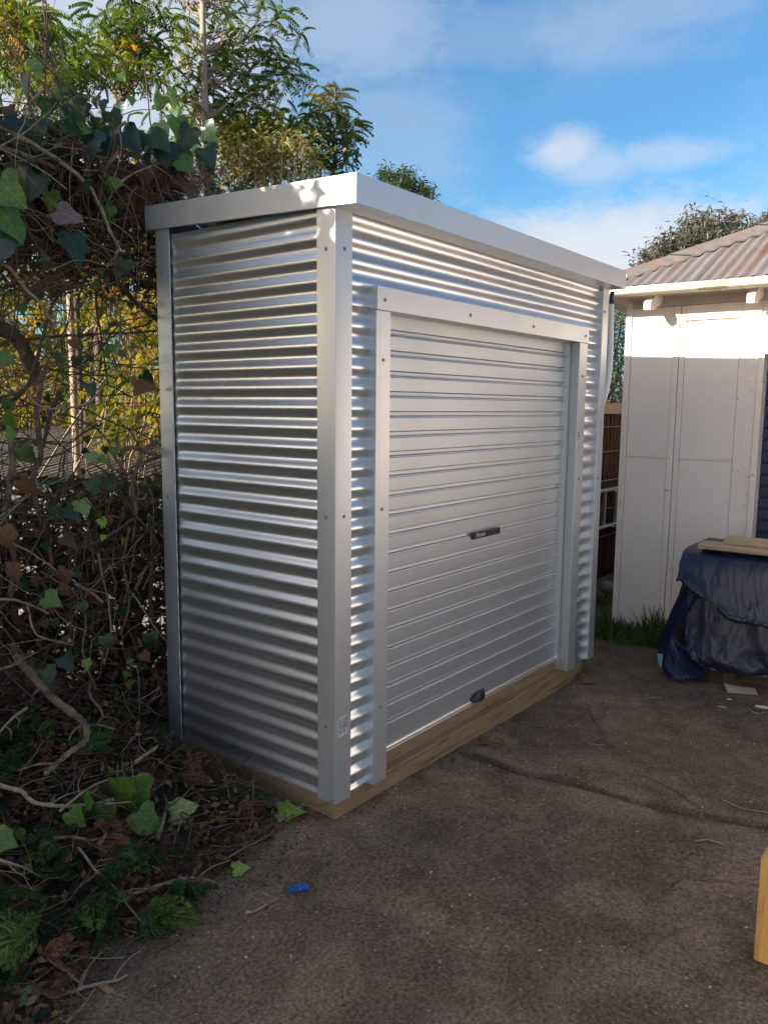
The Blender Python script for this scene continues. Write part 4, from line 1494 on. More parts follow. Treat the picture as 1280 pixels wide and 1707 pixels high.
# darker bank of bushes further off, closing the view
for (lab, x0_, x1_, y0_, y1_, zt_, mt, nn) in (
        ('dark green bank of bushes filling the neighbouring yard behind the yellow shrub', -0.8, 6.5, 7.6, 9.0, 2.7, 'dark_leaf', 9000),):
    t = empty('background_shrub', ((x0_ + x1_) / 2, (y0_ + y1_) / 2, 0), lab, 'shrub')
    inv = Matrix.Translation((-(x0_ + x1_) / 2, -(y0_ + y1_) / 2, 0))
    T = np.stack([rng.uniform(x0_, x1_, nn), rng.uniform(y0_, y1_, nn), zt_ * rng.uniform(0, 1, nn) ** 0.8 * (0.8 + 0.2 * np.sin(rng.uniform(0, 6, nn)))], -1)
    cr = MB()
    scatter(cr, LEAF_V, LEAF_F, rot_mats(rng.uniform(0, 6.28, nn), rng.uniform(-1.1, 0.6, nn), rng.uniform(-1, 1, nn)), T, rng.uniform(0.10, 0.2, nn), rng.random(nn))
    under(cr.build('crown', mt, t, fix=False), inv)
    mb = MB()
    for k in range(14):
        limb(mb, (rng.uniform(x0_, x1_), rng.uniform(y0_, y1_), -0.1), (rng.uniform(x0_, x1_), rng.uniform(y0_, y1_), zt_ * 0.8), 0.04, 0.01, 0.1, 6)
    under(mb.build('trunk', 'bark_dark', t, fix=False), inv)

# ------------------------------------------------------------------ ivy hedge along the boundary
HY = 1.15
ivy = empty('ivy_hedge', (-0.4, 1.5, 0), 'tall overgrown ivy hedge of bare tangled vines left of the shed', 'hedge')
ivi = Matrix.Translation((0.4, -1.5, 0))


def ivy_part(o):
    o.matrix_parent_inverse = ivi
    return o


def hp(px, py, y=HY):
    return on_plane(px, py, 1, y)


# individually readable vines and stems (pixel course, distance, radius, material)
VINES = [
    ([(-20, 195), (30, 222), (62, 240), (110, 272), (145, 302), (170, 345), (185, 380), (195, 405)], 1.06, .0085, 'vine_pale'),
    ([(195, 402), (196, 420), (186, 437), (182, 446)], 1.05, .0065, 'vine_pale'),
    ([(-20, 243), (30, 254), (70, 266), (88, 274)], 1.10, .0095, 'vine'),
    ([(178, 272), (192, 255), (194, 232), (190, 218), (200, 205), (207, 198)], 1.12, .0065, 'vine_pale'),
    ([(92, 245), (110, 236), (130, 234), (146, 230)], 1.12, .007, 'vine_pale'),
    ([(120, 240), (145, 258), (152, 268), (150, 292)], 1.14, .012, 'vine'),
    ([(-15, 425), (20, 452), (48, 485), (72, 510), (95, 545)], 1.04, .0065, 'vine_pale'),
    ([(10, 340), (60, 352), (110, 378), (150, 392)], 1.12, .004, 'vine'),
    ([(45, 495), (75, 472), (105, 452), (130, 436)], 1.35, .019, 'vine'),
    ([(-15, 540), (25, 560), (50, 600), (62, 640)], 1.4, .032, 'bark_dark'),
    ([(195, 500), (200, 535), (196, 575), (186, 612), (165, 650), (140, 672), (105, 680), (60, 676), (20, 630), (-10, 600)], 1.06, .0045, 'vine_pale'),
    ([(140, 400), (180, 425), (225, 460), (265, 482)], 1.3, .016, 'bark_dark'),
    ([(170, 445), (210, 490), (240, 520), (268, 545)], 1.35, .013, 'bark_dark'),
    ([(0, 572), (70, 560), (150, 555), (262, 548)], 1.4, .0065, 'bark_dark'),
    ([(72, 620), (62, 690), (68, 760), (58, 800), (75, 870), (92, 935), (88, 1010)], 1.2, .0115, 'vine'),
    ([(18, 700), (22, 790), (12, 860), (28, 930), (20, 1000)], 1.15, .013, 'vine'),
    ([(100, 650), (80, 700), (72, 745)], 1.25, .009, 'bark_dark'),
    ([(200, 760), (212, 746), (232, 746), (262, 758)], 1.07, .0105, 'vine'),
    ([(262, 735), (240, 752), (228, 785), (226, 815), (232, 850)], 1.08, .009, 'vine'),
    ([(218, 812), (222, 828), (240, 832), (248, 824)], 1.06, .0045, 'vine_pale'),
    ([(140, 850), (150, 880), (158, 920), (162, 960)], 1.1, .0045, 'vine'),
    ([(178, 745), (205, 780), (228, 810), (226, 850), (218, 900)], 1.1, .005, 'vine'),
    ([(110, 920), (160, 905), (195, 885), (225, 868)], 1.12, .0075, 'bark_dark'),
    ([(165, 922), (176, 975), (182, 1010), (184, 1060), (172, 1110)], 1.04, .0042, 'vine_pale'),
    ([(20, 905), (55, 922), (95, 950), (112, 962)], 1.02, .0042, 'vine_pale'),
    ([(127, 972), (150, 985), (172, 1002)], 1.02, .007, 'vine_pale'),
    ([(225, 985), (245, 945), (268, 920)], 1.08, .0075, 'vine'),
    ([(222, 990), (240, 1020), (262, 1055), (292, 1084)], 1.0, .0035, 'vine_pale'),
    ([(215, 880), (205, 935), (212, 1000), (198, 1060)], 1.1, .006, 'vine'),
    ([(250, 860), (258, 920), (252, 1000), (262, 1080)], 1.16, .012, 'bark_dark'),
    ([(0, 1000), (40, 1010), (80, 1026)], 1.0, .005, 'vine_pale'),
    ([(135, 985), (145, 1040), (138, 1090), (160, 1150)], 1.0, .004, 'vine'),
    ([(45, 1010), (60, 1060), (110, 1075)], 1.0, .004, 'vine_pale'),
    ([(240, 250), (280, 262), (312, 292), (330, 318)], 1.12, .004, 'vine_pale'),
    ([(200, 305), (222, 288), (250, 272)], 1.06, .0042, 'vine_pale'),
    ([(-10, 660), (20, 668), (50, 640), (75, 560), (95, 500), (130, 470)], 1.3, .008, 'bark_dark'),
    ([(205, 395), (160, 470), (165, 560), (178, 640)], 1.35, .006, 'bark_dark'),
]
for pts, y, r, mt in VINES:
    P = spline([hp(px, py, y + rng.normal(0, 0.012)) for px, py in pts], 7 * len(pts))
    P += np.cumsum(rng.normal(0, 0.0012, P.shape), axis=0)
    b = MB()
    b.tube(P, np.linspace(r * 1.1, r * 0.75, len(P)) * (1 + rng.normal(0, 0.06, len(P))), 8)
    ivy_part(b.build('vine_stem', mt, ivy, True, fix=False))

# thicket of fine twigs
def twigs(n, x, y, z, rr, length, k=9, droop=0.25, horiz=0.6):
    P = np.zeros((n, k, 3))
    P[:, 0] = np.stack([rng.uniform(*x, n), rng.uniform(*y, n), rng.uniform(*z, n)], -1)
    az = rng.uniform(0, 6.28, n)
    az = np.where(rng.random(n) < horiz, np.where(rng.random(n) < 0.5, rng.normal(0, 0.5, n), math.pi + rng.normal(0, 0.5, n)), az)
    el = rng.normal(0.0, 0.65, n)
    L = rng.uniform(*length, n) / (k - 1)
    for i in range(1, k):
        az = az + rng.normal(0, 0.22, n)
        el = el + rng.normal(-droop * 0.12, 0.22, n)
        P[:, i] = P[:, i - 1] + np.stack([np.cos(az) * np.cos(el), np.sin(az) * np.cos(el) * 0.6, np.sin(el)], -1) * L[:, None]
    r = rng.uniform(*rr, n)[:, None] * np.linspace(1, 0.5, k)[None]
    return P, r


def clampy(P, lo):
    P[..., 1] = np.maximum(P[..., 1], lo + 0.02 * np.abs(np.sin(P[..., 0] * 40)))
    # keep clear of the shed
    m = (P[..., 0] > -0.04) & (P[..., 1] < 1.12)
    P[..., 1] = np.where(m, 1.12, P[..., 1])
    return P


b = MB()
for (n, x, z, rr, ln) in ((300, (-0.95, 0.45), (2.0, 2.75), (.0016, .005), (.3, .9)), (130, (-0.95, 0.45), (1.25, 2.15), (.0012, .0045), (.25, .9)),
                          (520, (-0.95, 0.4), (0.0, 1.25), (.0014, .0048), (.25, .9)), (80, (-0.8, -0.3), (1.1, 2.2), (.0015, .005), (.3, .8))):
    P, r = twigs(n, x, (1.0, 1.75), z, rr, ln)
    P[..., 2] = np.maximum(P[..., 2], -0.02)
    b.tubes(clampy(P, 0.98), r, 4)
o = ivy_part(b.build('twig_thicket', 'twig_dark', ivy, True, fix=False))
o['kind'] = 'stuff'
b = MB()
for (n, x, z, rr, ln) in ((40, (-0.95, 0.4), (2.0, 2.75), (.0016, .004), (.3, .8)), (22, (-0.95, 0.4), (1.2, 2.1), (.0012, .003), (.3, .8)), (70, (-0.95, 0.3), (0.0, 1.1), (.0014, .004), (.25, .8))):
    P, r = twigs(n, x, (0.98, 1.2), z, rr, ln)
    P[..., 2] = np.maximum(P[..., 2], 0.0)
    b.tubes(clampy(P, 0.97), r, 4)
o = ivy_part(b.build('twig_thicket', 'vine_pale', ivy, True, fix=False))
o['kind'] = 'stuff'
# dead brown needles and leaf scraps caught in the tangle
b = MB()
for (n, x, y, z, s_) in ((3600, (-0.95, 0.42), (1.1, 1.9), (0.0, 1.15), .05), (260, (-0.95, 0.3), (1.4, 2.0), (1.0, 1.25), .035), (5200, (-0.95, 0.45), (1.2, 2.0), (2.15, 2.72), .04)):
    T = np.stack([rng.uniform(*x, n), rng.uniform(*y, n), rng.uniform(*z, n)], -1)
    scatter(b, LEAF_V, LEAF_F, rot_mats(rng.uniform(0, 6.28, n), rng.uniform(-1.4, 0.8, n), rng.uniform(-1.5, 1.5, n)), T, s_ * rng.uniform(0.5, 1.6, n), rng.random(n))
o = ivy_part(b.build('dead_foliage', 'litter_leaf', ivy, fix=False))
o['kind'] = 'stuff'
# unseen run of hedge added outside the frame at left to shade the yard
b = MB()
n = 13000
X_ = rng.uniform(-6.3, -0.9, n)
zt = 1.5 + 0.12 * np.sin(X_ * 4.1) + 0.09 * np.sin(X_ * 11.3)
Z_ = zt * rng.uniform(0, 1, n) ** 0.75
T = np.stack([X_, rng.uniform(1.15, 2.2, n), Z_], -1)
scatter(b, [(0, 0, 0), (0.3, 0.42, 0.05), (1, 0, -0.05), (0.3, -0.42, 0.05)], LEAF_F, rot_mats(rng.uniform(0, 6.28, n), rng.uniform(-1.2, 0.4, n), rng.uniform(-0.8, 0.8, n)), T, rng.uniform(0.08, 0.15, n), 0.6 * rng.random(n))
# leafy bough added just out of frame; its gaps dapple the shed fascia
n = 2600
X_ = rng.uniform(-3.2, -0.95, n)
zt = np.interp(-X_, [0.95, 1.5, 2.1, 2.55, 3.2], [3.05, 3.12, 3.22, 3.32, 3.36]) + 0.05 * np.sin(X_ * 19) + 0.04 * np.sin(X_ * 41)
T = np.stack([X_, rng.uniform(1.15, 1.6, n), zt - 0.62 * rng.random(n) ** 0.75], -1)
T[:, 2] += (T[:, 1] - 1.2) * 0.87
scatter(b, [(0, 0, 0), (0.3, 0.42, 0.05), (1, 0, -0.05), (0.3, -0.42, 0.05)], LEAF_F, rot_mats(rng.uniform(0, 6.28, n), rng.uniform(-1.2, 0.4, n), rng.uniform(-0.8, 0.8, n)), T, rng.uniform(0.06, 0.10, n), 0.6 * rng.random(n))
# darker growth deep in the lower hedge
n = 2600
T = np.stack([rng.uniform(-0.95, 0.75, n), rng.uniform(1.75, 2.5, n), rng.uniform(0.0, 1.2, n) ** 1.0], -1)
scatter(b, [(0, 0, 0), (0.3, 0.42, 0.05), (1, 0, -0.05), (0.3, -0.42, 0.05)], LEAF_F, rot_mats(rng.uniform(0, 6.28, n), rng.uniform(-1.2, 0.4, n), rng.uniform(-0.8, 0.8, n)), T, rng.uniform(0.06, 0.13, n), rng.random(n) * 0.8)
# evergreen mass just behind the top of the visible part
n = 1500
X_ = rng.uniform(-0.95, 0.30, n)
zt = 2.80 - 0.10 * np.clip(X_ + 0.3, 0, 1) + 0.05 * np.sin(X_ * 9)
T = np.stack([X_, rng.uniform(1.5, 2.2, n), zt - 0.40 * rng.random(n) ** 1.3], -1)
scatter(b, [(0, 0, 0), (0.3, 0.42, 0.05), (1, 0, -0.05), (0.3, -0.42, 0.05)], LEAF_F, rot_mats(rng.uniform(0, 6.28, n), rng.uniform(-1.2, 0.4, n), rng.uniform(-0.8, 0.8, n)), T, rng.uniform(0.05, 0.10, n), rng.random(n))
o = ivy_part(b.build('foliage', 'dark_leaf', ivy, fix=False))
o['kind'] = 'stuff'


# ivy leaves, each one a leaf of its own
def ivy_leaf_mesh(name, material, lobes, curl, seed):
    rg = np.random.default_rng(seed)
    outl = []
    if lobes:
        base = [(0, .02), (-.12, .26), (-.02, .52), (.20, .44), (.34, .50), (.48, .34), (.72, .20), (1.0, 0)]
    else:
        base = [(0, .02), (-.14, .22), (-.06, .42), (.14, .50), (.38, .46), (.60, .34), (.82, .16), (1.0, 0)]
    up_ = [(x + rg.normal(0, .015), y + rg.normal(0, .02)) for x, y in base]
    mid = [(x, 0.0) for x in (0, .08, .16, .26, .40, .56, .76, 1.0)]
    V, F = [], []

    def z(x, y):
        return curl * (-0.55 * x * x + 0.30 * abs(y)) - curl * 0.5 * y * y + 0.03 * math.sin(6 * x + 9 * y)
    for sd in (1, -1):
        n0 = len(V)
        for (mx, my), (ux, uy) in zip(mid, up_):
            V.append((mx, 0, z(mx, 0) - 0.012))
            V.append(((mx + ux) / 2, sd * uy / 2, z((mx + ux) / 2, uy / 2) + 0.02 + 0.02 * rg.normal()))
            V.append((ux, sd * uy * (1 + 0.12 * sd * rg.normal()), z(ux, uy) + 0.03 * rg.normal()))
        for i in range(7):
            for j in range(2):
                q = (n0 + 3 * i + j, n0 + 3 * i + 3 + j, n0 + 3 * i + 4 + j, n0 + 3 * i + 1 + j)
                F.append(q if sd == 1 else q[::-1])
    # stalk
    V2, F2 = tube_arrays(np.array([[(0.02, 0, -0.01), (-0.2, 0.01, -0.05), (-0.42, 0.0, -0.16)]]), np.full((1, 3), 0.012), 4)
    mb = MB()
    mb.add(V, F)
    mb.add(V2, F2)
    me = mb.build(name, material, None, True, fix=True)
    data = me.data
    bpy.data.objects.remove(me)
    return data


LEAFM = {}
for i, (k, lob, cu) in enumerate((('ivy_dark', True, .25), ('ivy_dark', False, .4), ('ivy_blue', True, .3), ('ivy_green', True, .3), ('ivy_green', False, .35), ('ivy_pale', False, .45),
                                  ('ivy_lime', True, .25), ('ivy_brown', True, 1.1), ('ivy_brown', False, 1.3), ('ivy_mauve', False, .3))):
    LEAFM.setdefault(k, []).append(ivy_leaf_mesh('leaf', k, lob, cu, i))


def facing_rot(tip_ang, tilt=0.35, yaw=0.4):
    """leaf turned to face the viewer, tip pointed at tip_ang (0 = right, -90 = down) in the view"""
    a = R(tip_ang)
    x = Vector(RT * math.cos(a) + UP * math.sin(a))
    nrm = Vector(-FW) + Vector(RT) * rng.normal(0, yaw * 1.5) + Vector(UP) * (0.45 + rng.normal(0, tilt * 1.6))
    z_ = (nrm - x * nrm.dot(x)).normalized()
    y_ = z_.cross(x)
    return Matrix((x, y_, z_)).transposed()


def put_leaf(kind, p, size, rotm, parent=None, name='leaf'):
    me = random.choice(LEAFM[kind])
    o = bpy.data.objects.new(name, me)
    COL.objects.link(o)
    o.matrix_world = Matrix.Translation(tuple(p)) @ rotm.to_4x4() @ Matrix.Scale(size, 4)
    if parent is not None:
        o.parent = parent
        o.matrix_parent_inverse = ivi
    return o


# leaves one can point at in the photograph (pixel, size in pixels, direction of tip, kind, distance)
KNOWN = [(4, 385, 62, -85, 'ivy_blue', .98), (0, 300, 60, -40, 'ivy_green', .95), (-2, 345, 70, -60, 'ivy_green', .97), (95, 352, 46, -20, 'ivy_mauve', 1.02), (118, 390, 60, -85, 'ivy_dark', 1.05),
         (208, 432, 36, -90, 'ivy_dark', 1.04), (30, 275, 55, -60, 'ivy_dark', 1.05), (60, 290, 50, -100, 'ivy_dark', 1.06), (12, 200, 46, -20, 'ivy_dark', 1.05), (52, 200, 52, -80, 'ivy_dark', 1.08),
         (40, 130, 34, -70, 'ivy_dark', 1.15), (130, 165, 46, -80, 'ivy_dark', 1.1), (150, 222, 48, -95, 'ivy_blue', 1.08), (170, 225, 40, -80, 'ivy_blue', 1.1), (205, 222, 42, -60, 'ivy_dark', 1.1),
         (230, 215, 40, -120, 'ivy_dark', 1.1), (250, 222, 44, -60, 'ivy_dark', 1.1), (275, 240, 42, -90, 'ivy_dark', 1.1), (318, 212, 44, -100, 'ivy_dark', 1.1), (296, 196, 38, -80, 'ivy_green', 1.12),
         (272, 160, 26, -110, 'ivy_green', 1.12), (284, 158, 24, -60, 'ivy_pale', 1.12), (292, 170, 26, -90, 'ivy_green', 1.12), (266, 205, 28, -60, 'ivy_pale', 1.1), (288, 148, 20, -90, 'ivy_green', 1.12),
         (300, 265, 34, -50, 'ivy_green', 1.06), (48, 72, 24, -60, 'ivy_pale', 1.2), (56, 98, 26, -70, 'ivy_pale', 1.2), (66, 112, 22, -100, 'ivy_pale', 1.2), (96, 146, 20, -60, 'ivy_pale', 1.15), (72, 100, 22, -90, 'ivy_green', 1.2),
         (185, 132, 12, -90, 'ivy_dark', 1.2), (192, 134, 12, -80, 'ivy_dark', 1.2), (202, 122, 16, -80, 'ivy_green', 1.2), (168, 142, 10, -90, 'ivy_dark', 1.2), (218, 160, 18, -90, 'ivy_green', 1.15),
         (15, 180, 34, -95, 'ivy_brown', 1.2), (110, 205, 34, -60, 'ivy_dark', 1.1), (80, 165, 34, -90, 'ivy_dark', 1.15), (145, 300, 24, -100, 'ivy_dark', 1.05), (85, 320, 36, -90, 'ivy_green', 1.12), (88, 380, 26, -85, 'ivy_green', 1.1),
         (190, 298, 24, -80, 'ivy_green', 1.06), (2, 590, 28, -30, 'ivy_green', 1.0), (10, 690, 36, -60, 'ivy_green', 1.0), (22, 712, 30, -100, 'ivy_green', 1.0), (34, 745, 38, -60, 'ivy_dark', 1.02),
         (135, 835, 30, -70, 'ivy_pale', 1.0), (112, 845, 34, -50, 'ivy_dark', 1.02), (156, 845, 34, -80, 'ivy_dark', 1.04), (150, 800, 32, -60, 'ivy_dark', 1.04), (178, 795, 28, -60, 'ivy_dark', 1.08), (152, 755, 22, -80, 'ivy_pale', 1.06),
         (168, 760, 18, -60, 'ivy_pale', 1.06), (180, 765, 16, -100, 'ivy_pale', 1.06), (190, 745, 18, -60, 'ivy_green', 1.06), (168, 865, 16, -70, 'ivy_lime', 1.0), (172, 868, 14, -100, 'ivy_lime', 1.0), (205, 898, 12, -80, 'ivy_lime', 1.0), (172, 892, 12, -110, 'ivy_lime', 1.0),
         (112, 950, 34, -110, 'ivy_brown', .98), (100, 978, 26, -60, 'ivy_brown', .98), (35, 800, 40, -30, 'ivy_brown', 1.0), (105, 895, 32, -40, 'ivy_brown', 1.02), (225, 645, 36, 20, 'ivy_brown', 1.05), (165, 800, 26, -90, 'ivy_brown', 1.06),
         (75, 995, 34, -20, 'ivy_green', .98), (40, 970, 24, -60, 'ivy_dark', 1.0), (5, 880, 40, -70, 'ivy_brown', 1.05), (22, 940, 40, -100, 'ivy_brown', 1.05), (145, 905, 18, -90, 'ivy_green', 1.02),
         (70, 430, 26, -60, 'ivy_dark', 1.08), (185, 345, 20, -100, 'ivy_green', 1.08), (150, 640, 24, -70, 'ivy_dark', 1.1), (120, 565, 22, -60, 'ivy_brown', 1.2), (190, 575, 22, -60, 'ivy_lime', 1.4),
         (105, 1095, 34, -60, 'ivy_dark', .92), (75, 1115, 36, -80, 'ivy_dark', .90), (145, 1100, 20, -80, 'ivy_pale', .92), (175, 1060, 24, -60, 'ivy_dark', .95), (130, 1180, 26, -90, 'ivy_dark', .9), (250, 1055, 26, -90, 'ivy_dark', 1.0),
         (212, 1120, 14, -90, 'ivy_green', .96), (214, 1168, 14, -90, 'ivy_green', .96), (196, 1150, 14, -60, 'ivy_green', .96), (215, 1195, 18, -100, 'ivy_green', .95), (190, 1175, 16, -60, 'ivy_dark', .96), (216, 1100, 12, -70, 'ivy_green', .97)]
for (px, py, s_, ang, kind, y) in KNOWN:
    p = hp(px, py, y)
    dep = (p - CAM) @ FW
    put_leaf(kind, p, s_ * dep / FPX, facing_rot(ang + rng.normal(0, 12)), ivy)
# more ivy along the crest and scattered down the face
for i in range(195):
    u_ = rng.random()
    if i < 85:
        px = rng.uniform(-30, 345)
        py = 185 + 75 * rng.random() + (px > 200) * (px - 200) * 0.28 + 25 * math.sin(px * 0.03)
        y = rng.uniform(1.1, 1.45)
        kind = random.choice(['ivy_dark'] * 7 + ['ivy_green', 'ivy_blue'])
        s_ = rng.uniform(18, 44)
    elif i < 112 or i > 160:
        px, py = rng.uniform(-10, 250), rng.uniform(330, 760)
        y = rng.uniform(1.05, 1.6)
        kind = random.choice(['ivy_dark', 'ivy_dark', 'ivy_green'])
        s_ = rng.uniform(12, 28) if i < 112 else rng.uniform(8, 16)
    else:
        px, py = rng.uniform(-10, 265), rng.uniform(780, 1180)
        y = rng.uniform(0.95, 1.3)
        kind = random.choice(['ivy_dark', 'ivy_dark', 'ivy_dark', 'ivy_dark', 'ivy_brown'])
        s_ = rng.uniform(10, 24)
    p = hp(px, py, y)
    if p[0] > -0.05 and p[1] < 1.1:
        p[1] = 1.12
    dep = (p - CAM) @ FW
    put_leaf(kind, p, s_ * dep / FPX, facing_rot(-85 + rng.normal(0, 35), 0.5, 0.6), ivy)

# dead cypress clump lying over the hedge top
dc = empty('dead_cypress_branch', tuple(hp(245, 285, 1.1)), 'heap of dead red-brown cypress foliage on top of the hedge beside the shed', 'branch')
dci = Matrix.Translation(tuple(-hp(245, 285, 1.1)))
b = MB()
n = 420
pp = np.array([hp(px, py, y) for px, py, y in zip(rng.normal(258, 42, n), rng.normal(292, 26, n), rng.uniform(1.12, 1.5, n))])
scatter(b, SP_V, SP_F, rot_mats(rng.uniform(0, 6.28, n), rng.uniform(-1.4, 0.3, n), rng.uniform(-1.2, 1.2, n)), pp, rng.uniform(0.06, 0.14, n), rng.random(n))
under(b.build('dead_foliage', 'dead_leaf', dc, fix=False), dci)
b = MB()
P, r = twigs(130, (-0.15, 0.40), (1.12, 1.4), (2.42, 2.62), (.0014, .0035), (.12, .4), droop=2.5, horiz=0.3)
P[..., 1] = np.maximum(P[..., 1], 1.11)
b.tubes(P, r, 4)
under(b.build('twig', 'vine', dc, True, fix=False), dci)['kind'] = 'stuff'
# small dark conifer rising just behind the shed corner
cp = hp(372, 310, 1.9)
cf = empty('young_conifer', (cp[0], cp[1], 0), 'dark green young conifer just behind the shed roof', 'tree')
cfi = Matrix.Translation((-cp[0], -cp[1], 0))
b = MB()
b.tube([(cp[0], cp[1], -0.1), (cp[0], cp[1], 1.5), (cp[0] + 0.02, cp[1], 2.78)], [0.03, 0.02, 0.006], 7)
under(b.build('trunk', 'bark_dark', cf, True), cfi)
b = MB()
n = 620
zz = 2.90 - 0.75 * rng.random(n) ** 0.8
rad = 0.07 + 0.42 * (2.92 - zz)
aa = rng.uniform(0, 6.28, n)
q = np.sqrt(rng.random(n))
pp = np.stack([cp[0] + rad * q * np.cos(aa), cp[1] + rad * q * np.sin(aa), zz], -1)
scatter(b, SP_V, SP_F, rot_mats(aa + rng.normal(0, 0.5, n), rng.uniform(-0.6, 0.7, n), rng.uniform(-0.9, 0.9, n)), pp, rng.uniform(0.10, 0.2, n), rng.random(n))
under(b.build('crown', 'conifer_leaf', cf, fix=False), cfi)
# green cypress sprays hanging over the ivy crest
for (px, py, ang, s_) in ((92, 168, -60, 46), (108, 190, -70, 50), (70, 165, -110, 40), (150, 190, -50, 40), (95, 150, 10, 36)):
    p = hp(px, py, 1.12)
    dep = (p - CAM) @ FW
    m_ = 5
    b = MB()
    MM = np.array([np.array(facing_rot(ang + rng.normal(0, 22), 0.4, 0.4)) for _ in range(m_)])
    scatter(b, SP_V, SP_F, MM, p + rng.normal(0, 0.015, (m_, 3)), s_ * dep / FPX * rng.uniform(0.7, 1.1, m_), rng.random(m_))
    o = b.build('cypress_sprig', 'spray_leaf', ivy, fix=False)
    o.matrix_parent_inverse = ivi

# ------------------------------------------------------------------ heap of prunings at the hedge foot
EDGE = np.array([(0.03, 0.16), (-0.12, 0.17), (-0.40, 0.12), (-0.62, 0.08), (-0.78, 0.03), (-0.97, 0.13), (-1.2, -0.05), (-1.6, -0.1), (-3.0, -0.1)])


def heap_h(x, y):
    """height of the heap above the slab"""
    e = np.interp(-x, -EDGE[:, 0], EDGE[:, 1])
    d = y - e
    h = np.clip(d, 0, None) * 0.42
    h = np.minimum(h, 0.008 + 0.05 * np.clip((y - 0.75) / 0.3, 0, 1) + 0.42 * np.clip((-x - 0.10) / 0.42, 0, 1))
    return h


b = MB()
gx = np.arange(-2.6, 0.0, 0.03)
gy = np.arange(-0.2, 2.4, 0.03)
GX, GY = np.meshgrid(gx, gy, indexing='ij')
H = heap_h(GX, GY)
NZ = np.array([noise.noise((x * 4, y * 4, 2.2)) + 0.6 * noise.noise((x * 13, y * 13, 5)) for x, y in zip(GX.ravel(), GY.ravel())]).reshape(GX.shape)
Z = H * (1 + 0.35 * NZ) - 0.012 + 0.012 * NZ * (H > 0)
Z = np.where(H <= 0, -0.03, Z)
b.grid(np.stack([GX, GY, Z], -1))
tag(b.build('leaf_mould', 'litter_soil', None, True, fix=False), 'dark leaf mould under the pruned branches', 'leaf mould', kind='stuff')


def heap_pt(n, x, dy, spread_edge=False):
    X_ = rng.uniform(*x, n)
    e = np.interp(-X_, -EDGE[:, 0], EDGE[:, 1])
    Y_ = e + rng.uniform(*dy, n) if not spread_edge else e + np.abs(rng.normal(0, 0.35, n)) - 0.10 * rng.random(n) ** 3
    ok = ~((X_ > -0.03))
    return X_[ok], Y_[ok], heap_h(X_[ok], Y_[ok])


b = MB()
X_, Y_, Z_ = heap_pt(9000, (-1.7, -0.03), (-0.05, 1.1))
n = len(X_)
scatter(b, LEAF_V, LEAF_F, rot_mats(rng.uniform(0, 6.28, n), rng.normal(0, 0.45, n), rng.uniform(-0.8, 0.8, n)), np.stack([X_, Y_, Z_ + rng.uniform(0.0, 0.05, n) * np.clip((-X_ - 0.02) / 0.2, 0.1, 1)], -1), rng.uniform(0.012, 0.05, n) * np.clip((-X_ - 0.02) / 0.2, 0.4, 1), rng.random(n))
# loose scraps beyond the edge of the heap and along the shed base
X_ = np.concatenate([rng.uniform(-1.5, 0.02, 700), rng.uniform(-0.08, 0.0, 260), rng.uniform(0.0, 2.2, 160)])
Y_ = np.concatenate([np.interp(-X_[:700], -EDGE[:, 0], EDGE[:, 1]) - np.abs(rng.normal(0, 0.09, 700)), rng.uniform(0.02, 0.95, 260), -np.abs(rng.normal(0, 0.05, 160)) - 0.005])
n = len(X_)
Z_ = np.array([ground_z(x, y) for x, y in zip(X_, Y_)])
scatter(b, LEAF_V, LEAF_F, rot_mats(rng.uniform(0, 6.28, n), rng.normal(0, 0.2, n), rng.uniform(-0.3, 0.3, n)), np.stack([X_, Y_, Z_ + 0.004], -1), rng.uniform(0.006, 0.022, n), rng.random(n))
tag(b.build('leaf_litter', 'litter_leaf', None, fix=False), 'brown leaf litter and scraps under the hedge', 'leaf litter', kind='stuff')
# specks of grit, wood chip and pale scraps over the slab
b = MB()
n = 6500
X_ = rng.uniform(-1.8, 3.4, n)
Y_ = rng.uniform(-1.9, 0.1, n)
Z_ = np.array([ground_z(x, y) for x, y in zip(X_, Y_)])
scatter(b, [(0, 0, 0), (0.5, 0.3, 0.12), (1, 0, 0.02), (0.5, -0.3, 0.1)], LEAF_F, rot_mats(rng.uniform(0, 6.28, n), rng.normal(0, 0.15, n), rng.uniform(-0.3, 0.3, n)), np.stack([X_, Y_, Z_ + 0.003], -1), 0.0045 + 0.013 * rng.random(n) ** 5, rng.random(n))
tag(b.build('grit', 'grit_chip', None, fix=False), 'pale specks of grit and wood chip on the slab', 'grit', kind='stuff')
# fine dead twigs through the heap
b = MB()
P, r = twigs(260, (-1.7, -0.08), (0.1, 1.1), (0, 0.05), (.0012, .0034), (.15, .6), droop=0.0, horiz=0.1)
base = heap_h(P[..., 0], P[..., 1])
zr = np.clip(P[..., 2], -0.05, 0.25)
P[..., 2] = np.maximum(base + 0.015 + 0.45 * np.abs(zr) + rng.uniform(0, 0.05, (260, 1)), 0.006)
msk = (P[..., 0] > -0.02)
P[..., 0] = np.where(msk, -0.02 - 0.01 * rng.random(P.shape[:2]), P[..., 0])
b.tubes(P, r, 4)
tag(b.build('dead_twigs', 'twig_dark', None, True, fix=False), 'mat of thin dead twigs over the prunings', 'twigs', kind='stuff')
b = MB()
P, r = twigs(40, (-1.6, -0.15), (0.05, 0.8), (0, 0.05), (.0014, .003), (.15, .45), droop=0.0, horiz=0.1)
P[..., 2] = np.maximum(heap_h(P[..., 0], P[..., 1]) + 0.03 + 0.35 * np.abs(np.clip(P[..., 2], -0.1, 0.2)), 0.006)
P[..., 0] = np.minimum(P[..., 0], -0.03)
b.tubes(P, r, 4)
tag(b.build('dead_twigs', 'vine_pale', None, True, fix=False), 'pale bleached twigs strewn on the prunings', 'twigs', kind='stuff')


